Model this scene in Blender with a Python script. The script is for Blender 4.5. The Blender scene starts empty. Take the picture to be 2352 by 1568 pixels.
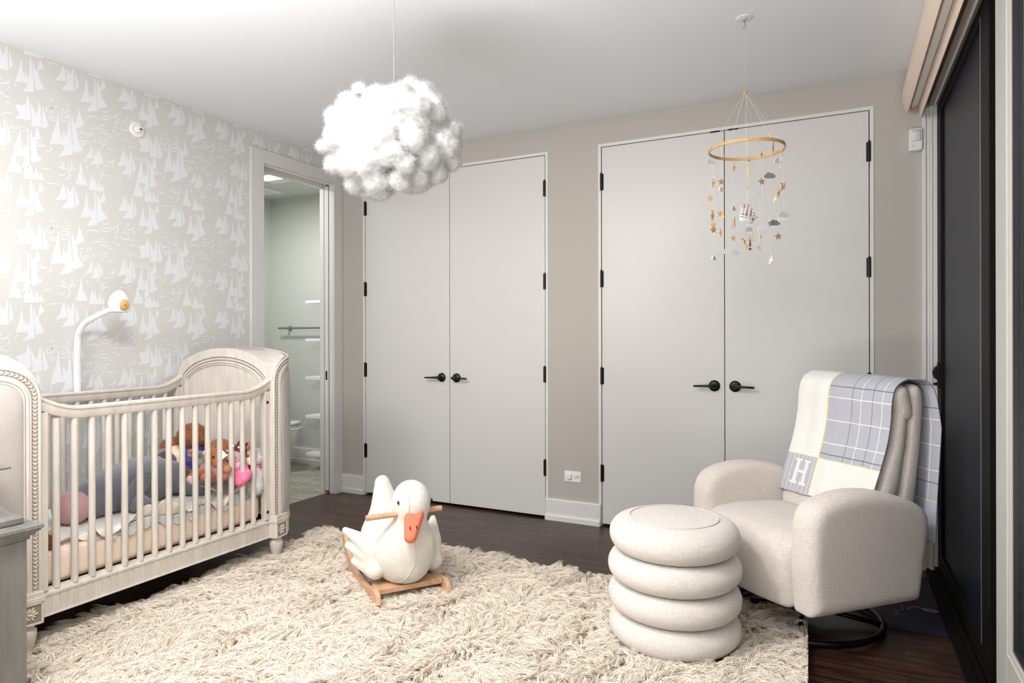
import bpy, bmesh, math, random
import numpy as np
from mathutils import Vector, Matrix
random.seed(7); RNG = np.random.default_rng(7)
SC = bpy.context.scene; COL = SC.collection; PI = math.pi

# ---------------------------------------------------------------- camera (solved from the photo)
F_PX = 1500.28; YAW = .4662633; ROLL = -.0019531; PCY = -10.535
CAM = np.array([3.53845, -4.018077, 1.217991])
_cy, _sy = math.cos(YAW), math.sin(YAW)
FW = np.array([-_sy, _cy, 0.]); RT0 = np.array([_cy, _sy, 0.]); UP0 = np.array([0, 0, 1.])
RT = math.cos(ROLL)*RT0 + math.sin(ROLL)*UP0; UPV = -math.sin(ROLL)*RT0 + math.cos(ROLL)*UP0
def ray(px, py): return FW + (px-1176)/F_PX*RT - (py-784-PCY)/F_PX*UPV
def on_plane(px, py, ax, val):
    d = ray(px, py); t = (val-CAM[ax])/d[ax]; return CAM+t*d
def at_y(px, py, y): return on_plane(px, py, 1, y)
def at_x(px, py, x): return on_plane(px, py, 0, x)
def at_z(px, py, z): return on_plane(px, py, 2, z)
def at_d(px, py, t): return CAM+t*ray(px, py)
cd = bpy.data.cameras.new('camera'); cam = bpy.data.objects.new('camera', cd); COL.objects.link(cam)
cd.sensor_width = 36; cd.lens = F_PX/2352*36; cd.shift_y = PCY/2352; cd.clip_start = .02; cd.clip_end = 100
M = Matrix.Identity(4)
for i in range(3):
    M[i][0] = RT[i]; M[i][1] = UPV[i]; M[i][2] = -FW[i]; M[i][3] = CAM[i]
cam.matrix_world = M; SC.camera = cam

# ---------------------------------------------------------------- tagging
def tag(o, label=None, cat=None, group=None, kind=None):
    if label: o['label'] = label
    if cat: o['category'] = cat
    if group: o['group'] = group
    if kind: o['kind'] = kind
    return o
def thing(name, label, cat, loc=(0, 0, 0), rz=0, group=None, kind=None):
    o = bpy.data.objects.new(name, None); COL.objects.link(o)
    o.empty_display_size = .1
    o.location = loc; o.rotation_euler = (0, 0, rz)
    return tag(o, label, cat, group, kind)
def dup(o, parent=None):
    c = o.copy(); COL.objects.link(c)
    if parent: c.parent = parent
    for ch in list(o.children): dup(ch, c)
    return c

# ---------------------------------------------------------------- materials
def lin(c):
    return tuple(((x/255)/12.92 if x/255 <= .04045 else ((x/255+.055)/1.055)**2.4) for x in c)+(1,)
def N(nt, t, **kw):
    n = nt.nodes.new(t)
    for k, v in kw.items():
        if k in n.inputs: n.inputs[k].default_value = v
        else: setattr(n, k, v)
    return n
def mat(name, col, rough=.6, bump=0, bscale=60, bdist=.003, var=0, vscale=8, col2=None, stretch=(1, 1, 1), metal=0, sheen=0,
        spec=.5, sub=0, trans=0, ior=1.45, emit=None, estr=0, bump2=0, b2scale=20, detail=3, vbump=False, coat=0, bstretch=(1, 1, 1)):
    m = bpy.data.materials.new(name); m.use_nodes = True; nt = m.node_tree; L = nt.links
    b = nt.nodes['Principled BSDF']
    b.inputs['Base Color'].default_value = lin(col); b.inputs['Roughness'].default_value = rough
    b.inputs['Metallic'].default_value = metal; b.inputs['Specular IOR Level'].default_value = spec
    b.inputs['IOR'].default_value = ior
    if sheen: b.inputs['Sheen Weight'].default_value = sheen; b.inputs['Sheen Roughness'].default_value = .5
    if coat: b.inputs['Coat Weight'].default_value = coat; b.inputs['Coat Roughness'].default_value = .1
    if sub:
        b.inputs['Subsurface Weight'].default_value = sub; b.inputs['Subsurface Radius'].default_value = (.03, .03, .03)
    if trans: b.inputs['Transmission Weight'].default_value = trans
    if emit: b.inputs['Emission Color'].default_value = lin(emit); b.inputs['Emission Strength'].default_value = estr
    tc = N(nt, 'ShaderNodeTexCoord')
    def mapping(s):
        mp = N(nt, 'ShaderNodeMapping'); mp.inputs['Scale'].default_value = s; L.new(tc.outputs['Object'], mp.inputs[0]); return mp.outputs[0]
    if var or col2:
        n = N(nt, 'ShaderNodeTexNoise', Scale=vscale, Detail=4.0, Roughness=.6); L.new(mapping(stretch), n.inputs['Vector'])
        mx = N(nt, 'ShaderNodeMix', data_type='RGBA')
        c2 = col2 or tuple(max(0, c*(1-var)) for c in col)
        mx.inputs['A'].default_value = lin(col); mx.inputs['B'].default_value = lin(c2)
        cr = N(nt, 'ShaderNodeMapRange'); cr.inputs[1].default_value = .35; cr.inputs[2].default_value = .65
        L.new(n.outputs['Fac'], cr.inputs[0]); L.new(cr.outputs[0], mx.inputs['Factor']); L.new(mx.outputs['Result'], b.inputs['Base Color'])
    if bump:
        n = N(nt, 'ShaderNodeTexVoronoi', Scale=bscale) if vbump else N(nt, 'ShaderNodeTexNoise', Scale=bscale, Detail=float(detail), Roughness=.6)
        L.new(mapping(bstretch), n.inputs['Vector'])
        bp = N(nt, 'ShaderNodeBump', Strength=bump, Distance=bdist); L.new(n.outputs['Distance' if vbump else 'Fac'], bp.inputs['Height'])
        if vbump: bp.invert = True
        if bump2:
            n2 = N(nt, 'ShaderNodeTexNoise', Scale=b2scale, Detail=2.0); L.new(tc.outputs['Object'], n2.inputs['Vector'])
            bp2 = N(nt, 'ShaderNodeBump', Strength=bump2, Distance=.01); L.new(n2.outputs['Fac'], bp2.inputs['Height']); L.new(bp.outputs[0], bp2.inputs['Normal'])
            bp = bp2
        L.new(bp.outputs[0], b.inputs['Normal'])
    return m

# ---------------------------------------------------------------- mesh building
class MB:
    def __init__(s): s.v = []; s.f = []; s.m = []
    def add(s, vs, fs, mi=0):
        o = len(s.v); s.v += [tuple(map(float, v)) for v in vs]; s.f += [tuple(i+o for i in f) for f in fs]; s.m += [mi]*len(fs); return s
    def box(s, x0, x1, y0, y1, z0, z1, mi=0):
        return s.add([(x0, y0, z0), (x1, y0, z0), (x1, y1, z0), (x0, y1, z0), (x0, y0, z1), (x1, y0, z1), (x1, y1, z1), (x0, y1, z1)],
                     [(0, 3, 2, 1), (4, 5, 6, 7), (0, 1, 5, 4), (1, 2, 6, 5), (2, 3, 7, 6), (3, 0, 4, 7)], mi)
    def prism(s, poly, a0, a1, axis='y', mi=0):
        """poly: 2-D points; axis y -> (x,z), x -> (y,z), z -> (x,y)"""
        n = len(poly)
        def P(p, a): return (p[0], a, p[1]) if axis == 'y' else (a, p[0], p[1]) if axis == 'x' else (p[0], p[1], a)
        vs = [P(p, a0) for p in poly]+[P(p, a1) for p in poly]
        fs = [tuple(range(n)), tuple(range(2*n-1, n-1, -1))]+[(i, i+n, (i+1) % n+n, (i+1) % n) for i in range(n)]
        return s.add(vs, fs, mi)
    def tube(s, path, r, seg=10, mi=0, cap=True):
        path = [Vector(p) for p in path]; k = len(path); rs = r if hasattr(r, '__len__') else [r]*k
        o = len(s.v); prev = None
        for i, p in enumerate(path):
            t = (path[min(i+1, k-1)]-path[max(i-1, 0)]).normalized()
            if prev is None:
                a = t.orthogonal().normalized()
            else:
                a = (prev-t*prev.dot(t)); a = a.normalized() if a.length > 1e-6 else t.orthogonal().normalized()
            prev = a; b = t.cross(a)
            for j in range(seg):
                q = p+(a*math.cos(2*PI*j/seg)+b*math.sin(2*PI*j/seg))*rs[i]; s.v.append(tuple(q))
        for i in range(k-1):
            for j in range(seg):
                s.f.append((o+i*seg+j, o+i*seg+(j+1) % seg, o+(i+1)*seg+(j+1) % seg, o+(i+1)*seg+j)); s.m.append(mi)
        if cap:
            s.f.append(tuple(o+j for j in range(seg-1, -1, -1))); s.m.append(mi)
            s.f.append(tuple(o+(k-1)*seg+j for j in range(seg))); s.m.append(mi)
        return s
    def lathe(s, prof, c=(0, 0, 0), seg=32, mi=0, axis='z', sx=1, sy=1):
        o = len(s.v); n = len(prof)
        for (r, z) in prof:
            for j in range(seg):
                a = 2*PI*j/seg; x, y = r*math.cos(a)*sx, r*math.sin(a)*sy
                p = (x, y, z) if axis == 'z' else (z, x, y) if axis == 'x' else (y, z, x)
                s.v.append((c[0]+p[0], c[1]+p[1], c[2]+p[2]))
        for i in range(n-1):
            for j in range(seg):
                s.f.append((o+i*seg+j, o+i*seg+(j+1) % seg, o+(i+1)*seg+(j+1) % seg, o+(i+1)*seg+j)); s.m.append(mi)
        s.f.append(tuple(o+j for j in range(seg-1, -1, -1))); s.m.append(mi)
        s.f.append(tuple(o+(n-1)*seg+j for j in range(seg))); s.m.append(mi)
        return s
    def ell(s, c, r, rot=None, nu=16, nv=10, mi=0):
        o = len(s.v); R = rot or Matrix.Identity(3); c = Vector(c)
        vs = [c+R @ Vector((0, 0, r[2]))]
        for i in range(1, nv):
            t = PI*i/nv
            for j in range(nu):
                a = 2*PI*j/nu; vs.append(c+R @ Vector((r[0]*math.sin(t)*math.cos(a), r[1]*math.sin(t)*math.sin(a), r[2]*math.cos(t))))
        vs.append(c+R @ Vector((0, 0, -r[2]))); fs = []
        for j in range(nu): fs.append((0, 1+j, 1+(j+1) % nu))
        for i in range(nv-2):
            for j in range(nu): fs.append((1+i*nu+j, 1+(i+1)*nu+j, 1+(i+1)*nu+(j+1) % nu, 1+i*nu+(j+1) % nu))
        e = len(vs)-1
        for j in range(nu): fs.append((e, 1+(nv-2)*nu+(j+1) % nu, 1+(nv-2)*nu+j))
        return s.add(vs, fs, mi)
    def grid(s, fn, nu, nv, mi=0, closed=False):
        o = len(s.v)
        for i in range(nu+1):
            for j in range(nv+1): s.v.append(tuple(map(float, fn(i/nu, j/nv))))
        for i in range(nu):
            for j in range(nv):
                a = o+i*(nv+1)+j; s.f.append((a, a+nv+1, a+nv+2, a+1)); s.m.append(mi)
        return s
    def build(s, name, mats, parent=None, smooth=False, bevel=0, bseg=2, sub=0, loc=None, solid=0, auto=None, fixn=True):
        me = bpy.data.meshes.new(name); me.from_pydata(s.v, [], s.f)
        mats = mats if isinstance(mats, (list, tuple)) else [mats]
        for m in mats: me.materials.append(m)
        if len(mats) > 1: me.polygons.foreach_set('material_index', s.m)
        if fixn:
            bm = bmesh.new(); bm.from_mesh(me); bmesh.ops.recalc_face_normals(bm, faces=bm.faces); bm.to_mesh(me); bm.free()
        if smooth: me.polygons.foreach_set('use_smooth', [True]*len(me.polygons))
        if auto and smooth: me.set_sharp_from_angle(angle=math.radians(auto))
        me.update()
        o = bpy.data.objects.new(name, me); COL.objects.link(o)
        if parent: o.parent = parent
        if loc: o.location = loc
        if solid:
            md = o.modifiers.new('solid', 'SOLIDIFY'); md.thickness = solid; md.offset = 0
        if bevel:
            md = o.modifiers.new('bevel', 'BEVEL'); md.width = bevel; md.segments = bseg; md.limit_method = 'ANGLE'; md.angle_limit = math.radians(35)
            if not smooth:
                me.polygons.foreach_set('use_smooth', [True]*len(me.polygons))
                md.harden_normals = True; me.set_sharp_from_angle(angle=math.radians(35))
        if sub:
            md = o.modifiers.new('sub', 'SUBSURF'); md.levels = sub; md.render_levels = sub
        return o

def smoothpath(pts, n=8):
    """Catmull-Rom through points"""
    P = [np.array(p, float) for p in pts]; P = [2*P[0]-P[1]]+P+[2*P[-1]-P[-2]]; out = []
    for i in range(1, len(P)-2):
        for k in range(n):
            t = k/n; a, b, c, d = P[i-1:i+3]
            out.append(.5*((2*b)+(c-a)*t+(2*a-5*b+4*c-d)*t*t+(-a+3*b-3*c+d)*t**3))
    out.append(P[-2]); return out

# ---------------------------------------------------------------- signed distance meshing (surface nets)
def smin(a, b, k):
    h = np.clip(.5+.5*(b-a)/k, 0, 1); return b*(1-h)+a*h-k*h*(1-h)
def sd_ell(P, c, r, rot=None):
    q = P-np.array(c)
    if rot is not None: q = q @ np.array(rot)
    r = np.array(r); k0 = np.linalg.norm(q/r, axis=1); k1 = np.linalg.norm(q/(r*r), axis=1)
    return k0*(k0-1)/np.maximum(k1, 1e-9)
def sd_cap(P, a, b, ra, rb=None):
    a = np.array(a, float); b = np.array(b, float); rb = ra if rb is None else rb
    pa = P-a; ba = b-a; h = np.clip(pa @ ba/(ba @ ba), 0, 1)
    return np.linalg.norm(pa-h[:, None]*ba, axis=1)-(ra+(rb-ra)*h)
def sd_box(P, c, hb, r=0, rot=None):
    q = P-np.array(c)
    if rot is not None: q = q @ np.array(rot)
    q = np.abs(q)-(np.array(hb)-r)
    return np.linalg.norm(np.maximum(q, 0), axis=1)+np.minimum(q.max(axis=1), 0)-r
def sd_poly2(p, V):
    V = np.array(V, float); n = len(V); d = np.full(len(p), 1e9); s = np.ones(len(p))
    for i in range(n):
        a = V[i]; b = V[i-1]; e = b-a; w = p-a
        t = np.clip(w @ e/(e @ e), 0, 1); q = w-t[:, None]*e; d = np.minimum(d, (q*q).sum(1))
        c1 = p[:, 1] >= a[1]; c2 = p[:, 1] < b[1]; c3 = e[0]*w[:, 1] > e[1]*w[:, 0]
        flip = (c1 & c2 & c3) | (~c1 & ~c2 & ~c3); s = np.where(flip, -s, s)
    return s*np.sqrt(d)
def sd_ext(p2, t, V, half, r):
    d = sd_poly2(p2, V)+r; w = np.abs(t)-half+r
    return np.minimum(np.maximum(d, w), 0)+np.sqrt(np.maximum(d, 0)**2+np.maximum(w, 0)**2)-r
def rotm(ax, deg):
    return np.array(Matrix.Rotation(math.radians(deg), 3, ax))
def sdf_arrays(fn, lo, hi, h):
    lo = np.array(lo, float); hi = np.array(hi, float); n = np.ceil((hi-lo)/h).astype(int)+1
    ax = [lo[i]+h*np.arange(n[i]) for i in range(3)]
    G = np.stack(np.meshgrid(*ax, indexing='ij'), -1).reshape(-1, 3)
    D = np.concatenate([fn(G[i:i+200000]) for i in range(0, len(G), 200000)]).reshape(n)
    S = D < 0
    cnt = np.zeros(n-1, int); acc = np.zeros(tuple(n-1)+(3,)); 
    idx = np.indices(n-1).transpose(1, 2, 3, 0).astype(float)
    cor = [(a, b, c) for a in (0, 1) for b in (0, 1) for c in (0, 1)]
    def sub(A, o): return A[o[0]:o[0]+n[0]-1, o[1]:o[1]+n[1]-1, o[2]:o[2]+n[2]-1]
    for a in cor:
        for axx in range(3):
            if a[axx]: continue
            b = list(a); b[axx] = 1; b = tuple(b)
            da, db = sub(D, a), sub(D, b); x = (da < 0) != (db < 0)
            t = np.where(x, da/np.where(x, da-db, 1), 0)
            for k in range(3): acc[..., k] += np.where(x, a[k]+(t if k == axx else 0), 0)
            cnt += x
    act = cnt > 0; vid = -np.ones(n-1, int); vid[act] = np.arange(act.sum())
    V = (idx[act]+acc[act]/cnt[act][:, None])*h+lo
    Fs = []
    for axx in range(3):
        o = [0, 0, 0]; e = [slice(1, -1)]*3; u, v = (axx+1) % 3, (axx+2) % 3
        sl0 = [None]*3; sl1 = [None]*3
        for k in range(3):
            if k == axx: sl0[k] = slice(0, n[k]-1); sl1[k] = slice(1, n[k])
            else: sl0[k] = slice(1, n[k]-1); sl1[k] = slice(1, n[k]-1)
        A, B = S[tuple(sl0)], S[tuple(sl1)]; x = np.argwhere(A != B)
        if not len(x): continue
        ina = A[tuple(x.T)]; base = x.copy(); base[:, u] += 1; base[:, v] += 1
        def cell(du, dv):
            c = base.copy(); c[:, u] += du-1; c[:, v] += dv-1; return vid[tuple(c.T)]
        q = np.stack([cell(0, 0), cell(1, 0), cell(1, 1), cell(0, 1)], 1)
        q[~ina] = q[~ina][:, ::-1]; Fs.append(q)
    return V, np.concatenate(Fs)
def sdf_obj(name, fn, lo, hi, h, m, parent=None, relax=1):
    V, Fq = sdf_arrays(fn, lo, hi, h)
    for _ in range(relax):
        acc = np.zeros_like(V); c = np.zeros(len(V))
        for k in range(4):
            for e in (1, 3):
                np.add.at(acc, Fq[:, k], V[Fq[:, (k+e) % 4]]); np.add.at(c, Fq[:, k], 1)
        V = .5*V+.5*acc/np.maximum(c, 1)[:, None]
    me = bpy.data.meshes.new(name); me.vertices.add(len(V)); me.vertices.foreach_set('co', V.ravel())
    me.loops.add(len(Fq)*4); me.loops.foreach_set('vertex_index', Fq.ravel().astype(np.int32))
    me.polygons.add(len(Fq)); me.polygons.foreach_set('loop_start', np.arange(0, len(Fq)*4, 4, dtype=np.int32))
    me.polygons.foreach_set('use_smooth', np.ones(len(Fq), bool)); me.update(calc_edges=True); me.validate()
    me.materials.append(m)
    o = bpy.data.objects.new(name, me); COL.objects.link(o)
    if parent: o.parent = parent
    o['_n'] = 0; del o['_n']
    return o
def mesh_samples(o, n, rng=RNG):
    me = o.data; k = len(me.polygons); ar = np.zeros(k); me.polygons.foreach_get('area', ar)
    nr = np.zeros(k*3); me.polygons.foreach_get('normal', nr); nr = nr.reshape(-1, 3)
    vi = np.zeros(len(me.loops), np.int32); me.loops.foreach_get('vertex_index', vi); vi = vi.reshape(-1, 4)
    co = np.zeros(len(me.vertices)*3); me.vertices.foreach_get('co', co); co = co.reshape(-1, 3)
    p = rng.choice(k, n, p=ar/ar.sum()); u = rng.random((n, 1)); v = rng.random((n, 1)); q = vi[p]
    P = (co[q[:, 0]]*(1-u)+co[q[:, 1]]*u)*(1-v)+(co[q[:, 3]]*(1-u)+co[q[:, 2]]*u)*v
    return P, nr[p]
def strands(name, pts, rad, m, parent=None, kind='stuff'):
    """pts (n,k,3), rad (k,) tapering radii"""
    n, k = pts.shape[:2]
    hc = bpy.data.hair_curves.new(name); hc.add_curves([k]*n)
    hc.attributes['position'].data.foreach_set('vector', pts.astype(np.float32).ravel())
    ra = hc.attributes.get('radius') or hc.attributes.new('radius', 'FLOAT', 'POINT')
    ra.data.foreach_set('value', np.tile(np.array(rad, np.float32), n))
    hc.materials.append(m)
    o = bpy.data.objects.new(name, hc); COL.objects.link(o)
    if parent: o.parent = parent
    if kind: o['kind'] = kind
    return o
def fuzz(name, src, n, length, radius, m, parent, curl=.6, k=4, droop=0):
    P, Nn = mesh_samples(src, n)
    d = Nn+RNG.normal(0, curl, P.shape); d /= np.linalg.norm(d, axis=1)[:, None]
    e = RNG.normal(0, 1, P.shape); e -= (e*d).sum(1)[:, None]*d; e /= np.linalg.norm(e, axis=1)[:, None]
    L = length*(.6+.8*RNG.random((n, 1))); pts = []
    for i in range(k):
        t = i/(k-1); pts.append(P-Nn*.002+d*L*t+e*L*curl*.6*t*t+np.array([0, 0, -droop])*L*t*t)
    return strands(name, np.stack(pts, 1), [radius*(1-.8*i/(k-1)) for i in range(k)], m, parent)
def text(name, body, size, m, parent=None, loc=(0, 0, 0), rot=(0, 0, 0), ext=.0004):
    cu = bpy.data.curves.new(name, 'FONT'); cu.body = body; cu.size = size; cu.extrude = ext; cu.align_x = 'CENTER'; cu.align_y = 'CENTER'
    tmp = bpy.data.objects.new('tmp', cu); COL.objects.link(tmp); dg = bpy.context.evaluated_depsgraph_get(); dg.update()
    me = bpy.data.meshes.new_from_object(tmp.evaluated_get(dg)); bpy.data.objects.remove(tmp); bpy.data.curves.remove(cu)
    me.name = name; me.materials.clear(); me.materials.append(m)
    o = bpy.data.objects.new(name, me); COL.objects.link(o); o.location = loc; o.rotation_euler = rot
    if parent: o.parent = parent
    return o
# ================================================================ ROOM SHELL
CEIL = 2.6135
m_ceil = mat('ceiling_paint', (235, 237, 241), .9, bump=.03, bscale=300)
m_beige = mat('beige_wall_paint', (188, 183, 175), .75, bump=.06, bscale=220)
m_door = mat('door_paint', (217, 216, 212), .38, bump=.02, bscale=180)
m_trim = mat('trim_paint', (226, 225, 221), .45)
m_trimgrey = mat('casing_paint', (214, 213, 210), .5)
m_wallbase = mat('wallpaper_ground', (211, 211, 207), .8, var=.012, vscale=3, bump=.04, bscale=250, bstretch=(1, 1, .1))
m_wallprint = mat('wallpaper_white_print', (226, 227, 232), .8)
m_black = mat('black_metal', (22, 22, 25), .28, metal=.2)
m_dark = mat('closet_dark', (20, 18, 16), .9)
m_bath = mat('bathroom_paint', (203, 206, 200), .7)
m_white = mat('white_gloss', (242, 242, 244), .3)
m_plastic = mat('white_plastic', (238, 238, 238), .4)
m_steel = mat('brushed_steel', (150, 150, 146), .35, metal=.9)

def floor_material():
    m = bpy.data.materials.new('dark_oak_planks'); m.use_nodes = True; nt = m.node_tree; L = nt.links; b = nt.nodes['Principled BSDF']
    tc = N(nt, 'ShaderNodeTexCoord')
    br = N(nt, 'ShaderNodeTexBrick', offset=.37, offset_frequency=2)
    br.inputs['Scale'].default_value = 1; br.inputs['Mortar Size'].default_value = .0012; br.inputs['Brick Width'].default_value = 1.25; br.inputs['Row Height'].default_value = .13
    br.inputs['Color1'].default_value = (0, 0, 0, 1); br.inputs['Color2'].default_value = (1, 1, 1, 1); br.inputs['Mortar'].default_value = (.5, .5, .5, 1)
    L.new(tc.outputs['Object'], br.inputs['Vector'])
    mp = N(nt, 'ShaderNodeMapping'); mp.inputs['Scale'].default_value = (1.6, 22, 1); L.new(tc.outputs['Object'], mp.inputs[0])
    ad = N(nt, 'ShaderNodeVectorMath', operation='ADD'); L.new(mp.outputs[0], ad.inputs[0])
    sc = N(nt, 'ShaderNodeVectorMath', operation='SCALE'); sc.inputs['Scale'].default_value = 7; L.new(br.outputs['Color'], sc.inputs[0]); L.new(sc.outputs[0], ad.inputs[1])
    n = N(nt, 'ShaderNodeTexNoise', Scale=2.2, Detail=6.0, Roughness=.65, Distortion=1.2); L.new(ad.outputs[0], n.inputs['Vector'])
    cr = N(nt, 'ShaderNodeValToRGB'); L.new(n.outputs['Fac'], cr.inputs[0])
    e = cr.color_ramp.elements; e[0].position = .36; e[0].color = lin((33, 20, 15)); e[1].position = .66; e[1].color = lin((104, 70, 52))
    x = e.new(.5); x.color = lin((64, 41, 31))
    mx = N(nt, 'ShaderNodeMix', data_type='RGBA', blend_type='MULTIPLY'); mx.inputs['Factor'].default_value = .35
    L.new(cr.outputs[0], mx.inputs['A']); L.new(br.outputs['Color'], mx.inputs['B'])
    mk = N(nt, 'ShaderNodeMix', data_type='RGBA'); mk.inputs['B'].default_value = lin((16, 11, 9)); L.new(mx.outputs['Result'], mk.inputs['A']); L.new(br.outputs['Fac'], mk.inputs['Factor'])
    L.new(mk.outputs['Result'], b.inputs['Base Color']); b.inputs['Roughness'].default_value = .34
    bp = N(nt, 'ShaderNodeBump', Strength=.12, Distance=.002); L.new(n.outputs['Fac'], bp.inputs['Height']); L.new(bp.outputs[0], b.inputs['Normal'])
    return m
def bath_floor_material():
    m = bpy.data.materials.new('stone_strip_mosaic'); m.use_nodes = True; nt = m.node_tree; L = nt.links; b = nt.nodes['Principled BSDF']
    tc = N(nt, 'ShaderNodeTexCoord')
    br = N(nt, 'ShaderNodeTexBrick', offset=.43, offset_frequency=2, squash=1.4, squash_frequency=3)
    for k, v in {'Scale': 1, 'Mortar Size': .0012, 'Brick Width': .17, 'Row Height': .017}.items(): br.inputs[k].default_value = v
    br.inputs['Color1'].default_value = (0, 0, 0, 1); br.inputs['Color2'].default_value = (1, 1, 1, 1); br.inputs['Mortar'].default_value = (.4, .4, .4, 1)
    L.new(tc.outputs['Object'], br.inputs['Vector'])
    cr = N(nt, 'ShaderNodeValToRGB'); L.new(br.outputs['Color'], cr.inputs[0]); e = cr.color_ramp.elements
    e[0].color = lin((138, 128, 112)); e[1].color = lin((196, 196, 186))
    for p, c in ((.25, (170, 166, 152)), (.5, (148, 152, 146)), (.75, (184, 172, 152))): x = e.new(p); x.color = lin(c)
    L.new(cr.outputs[0], b.inputs['Base Color']); b.inputs['Roughness'].default_value = .35
    return m
m_floor = floor_material(); m_bfloor = bath_floor_material()

def struct(mb, name, mats, label, parent=None, **kw):
    o = mb.build(name, mats, parent, **kw); o['kind'] = 'structure'
    if not parent: tag(o, label, name.split('_')[0])
    return o
struct(MB().box(-.06, 4.15, -5.2, .65, -.05, 0), 'floor', m_floor, 'dark brown oak plank floor of the nursery')
struct(MB().box(-1.6, -.06, -2, .8, -.05, 0), 'floor_bathroom', m_bfloor, 'pale striped stone mosaic floor seen through the bathroom doorway')
struct(MB().box(0, 4.15, -5.2, .7, CEIL, CEIL+.1), 'ceiling', m_ceil, 'smooth white ceiling over the nursery')
struct(MB().box(-1.6, -.06, -2, .8, 2.588, 2.70), 'ceiling_bathroom', m_bath, 'grey green ceiling inside the bathroom')

# ---- left wall with the printed sailboats
def r1(l): return [(100+a*.12755, 500+b*.12755) for a, b in l]
def c6(l): return [(a*.2551, 60+b*.2551) for a, b in l]
POL = [r1(x) for x in (
 [(258,230),(245,340),(215,500),(165,650),(120,850),(165,835),(290,815),(385,830),(380,870),(340,950),(265,1045),(530,965),(520,800),(500,600),(478,400),(465,240),(450,240),(455,400),(430,600),(425,640),(410,655),(345,540),(350,740),(310,640),(285,470),(275,340),(270,240)],
 [(515,260),(500,300),(500,370),(520,600),(530,780),(525,870),(560,935),(735,858),(720,855),(680,790),(610,660),(625,620),(590,480),(605,485),(735,410),(635,120),(615,290),(600,320),(575,408),(556,405),(550,370)],
 [(862,735),(840,840),(800,930),(750,997),(895,990),(880,850)],
 [(895,815),(905,900),(915,1000),(840,1092),(1005,1085),(1003,800),(985,800),(950,930)],
 [(1018,815),(1012,950),(1015,1080),(1035,1060),(1078,1010)],
 [(1440,725),(1400,900),(1360,1000),(1320,1000),(1335,1045),(1490,1030),(1470,860)],
 [(1475,770),(1485,920),(1495,1045),(1410,1185),(1580,1180),(1590,1150),(1590,760),(1570,760),(1540,945)],
 [(1605,780),(1605,1150),(1625,1120),(1665,1060)],
 [(1770,850),(1755,960),(1700,1150),(1685,1260),(1615,1540),(1795,1545),(1755,1360),(1735,1440),(1720,1295),(1840,1295),(1835,1340),(1785,1455),(1895,1400),(1895,1100),(1885,850),(1875,850),(1865,1140),(1850,1150),(1815,1080),(1820,1220),(1795,1130),(1780,950)],
 [(1912,860),(1905,950),(1915,1100),(1920,1320),(1935,1365),(2070,1282),(2010,1240),(1990,1150),(1975,1020),(2045,965),(2003,795),(1996,800),(1960,940),(1950,990)],
 [(1875,330),(1860,400),(1845,480),(1800,500),(1710,510),(1740,580),(1765,650),(1730,690),(1720,725),(1915,710),(1895,430)],
 [(1910,430),(1918,600),(1935,715),(1910,795),(2055,790),(2045,450),(2025,400),(1985,615)],
 [(2065,430),(2065,795),(2105,795),(2145,750)],
 [(675,1060),(640,1290),(575,1495),(795,1490),(735,1290),(725,1430),(700,1200)],
 [(872,1260),(815,1555),(1080,1555),(1110,1525),(1065,1420),(1050,1500),(1000,1345),(985,1495),(945,1420),(925,1260),(910,1420)],
 [(1820,1555),(1850,1400),(1860,1400),(1890,1500),(1900,1400),(1915,1400),(1960,1550),(1985,1420),(2030,1560),(2045,1480),(2090,1600),(1830,1620)])]
POL += [c6(x) for x in (
 [(570,345),(550,400),(530,450),(490,488),(600,495),(585,400)],
 [(595,375),(605,510),(550,570),(668,588),(662,380),(655,380),(632,440)],
 [(672,395),(680,585),(712,545)],
 [(770,460),(765,560),(725,680),(810,685),(825,700),(778,765),(878,768),(868,640),(855,470),(847,470),(845,610),(835,640),(808,580),(815,660),(795,600),(783,500)],
 [(870,490),(872,620),(880,745),(968,725),(915,640),(905,580),(955,560),(925,470),(905,560)],
 [(1115,540),(1095,610),(1060,670),(1150,685),(1140,620)],
 [(1135,570),(1145,640),(1150,690),(1100,740),(1200,760),(1195,570),(1185,570),(1170,640)],
 [(1205,585),(1205,750),(1232,715)],
 [(1285,645),(1275,720),(1245,840),(1322,848),(1325,878),(1290,915),(1370,915),(1365,800),(1350,650),(1340,650),(1335,790),(1325,800),(1308,735),(1315,805),(1296,760)],
 [(1360,670),(1365,800),(1380,895),(1435,890),(1400,800),(1395,750),(1435,730),(1408,660),(1395,720),(1385,760)])]
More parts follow.
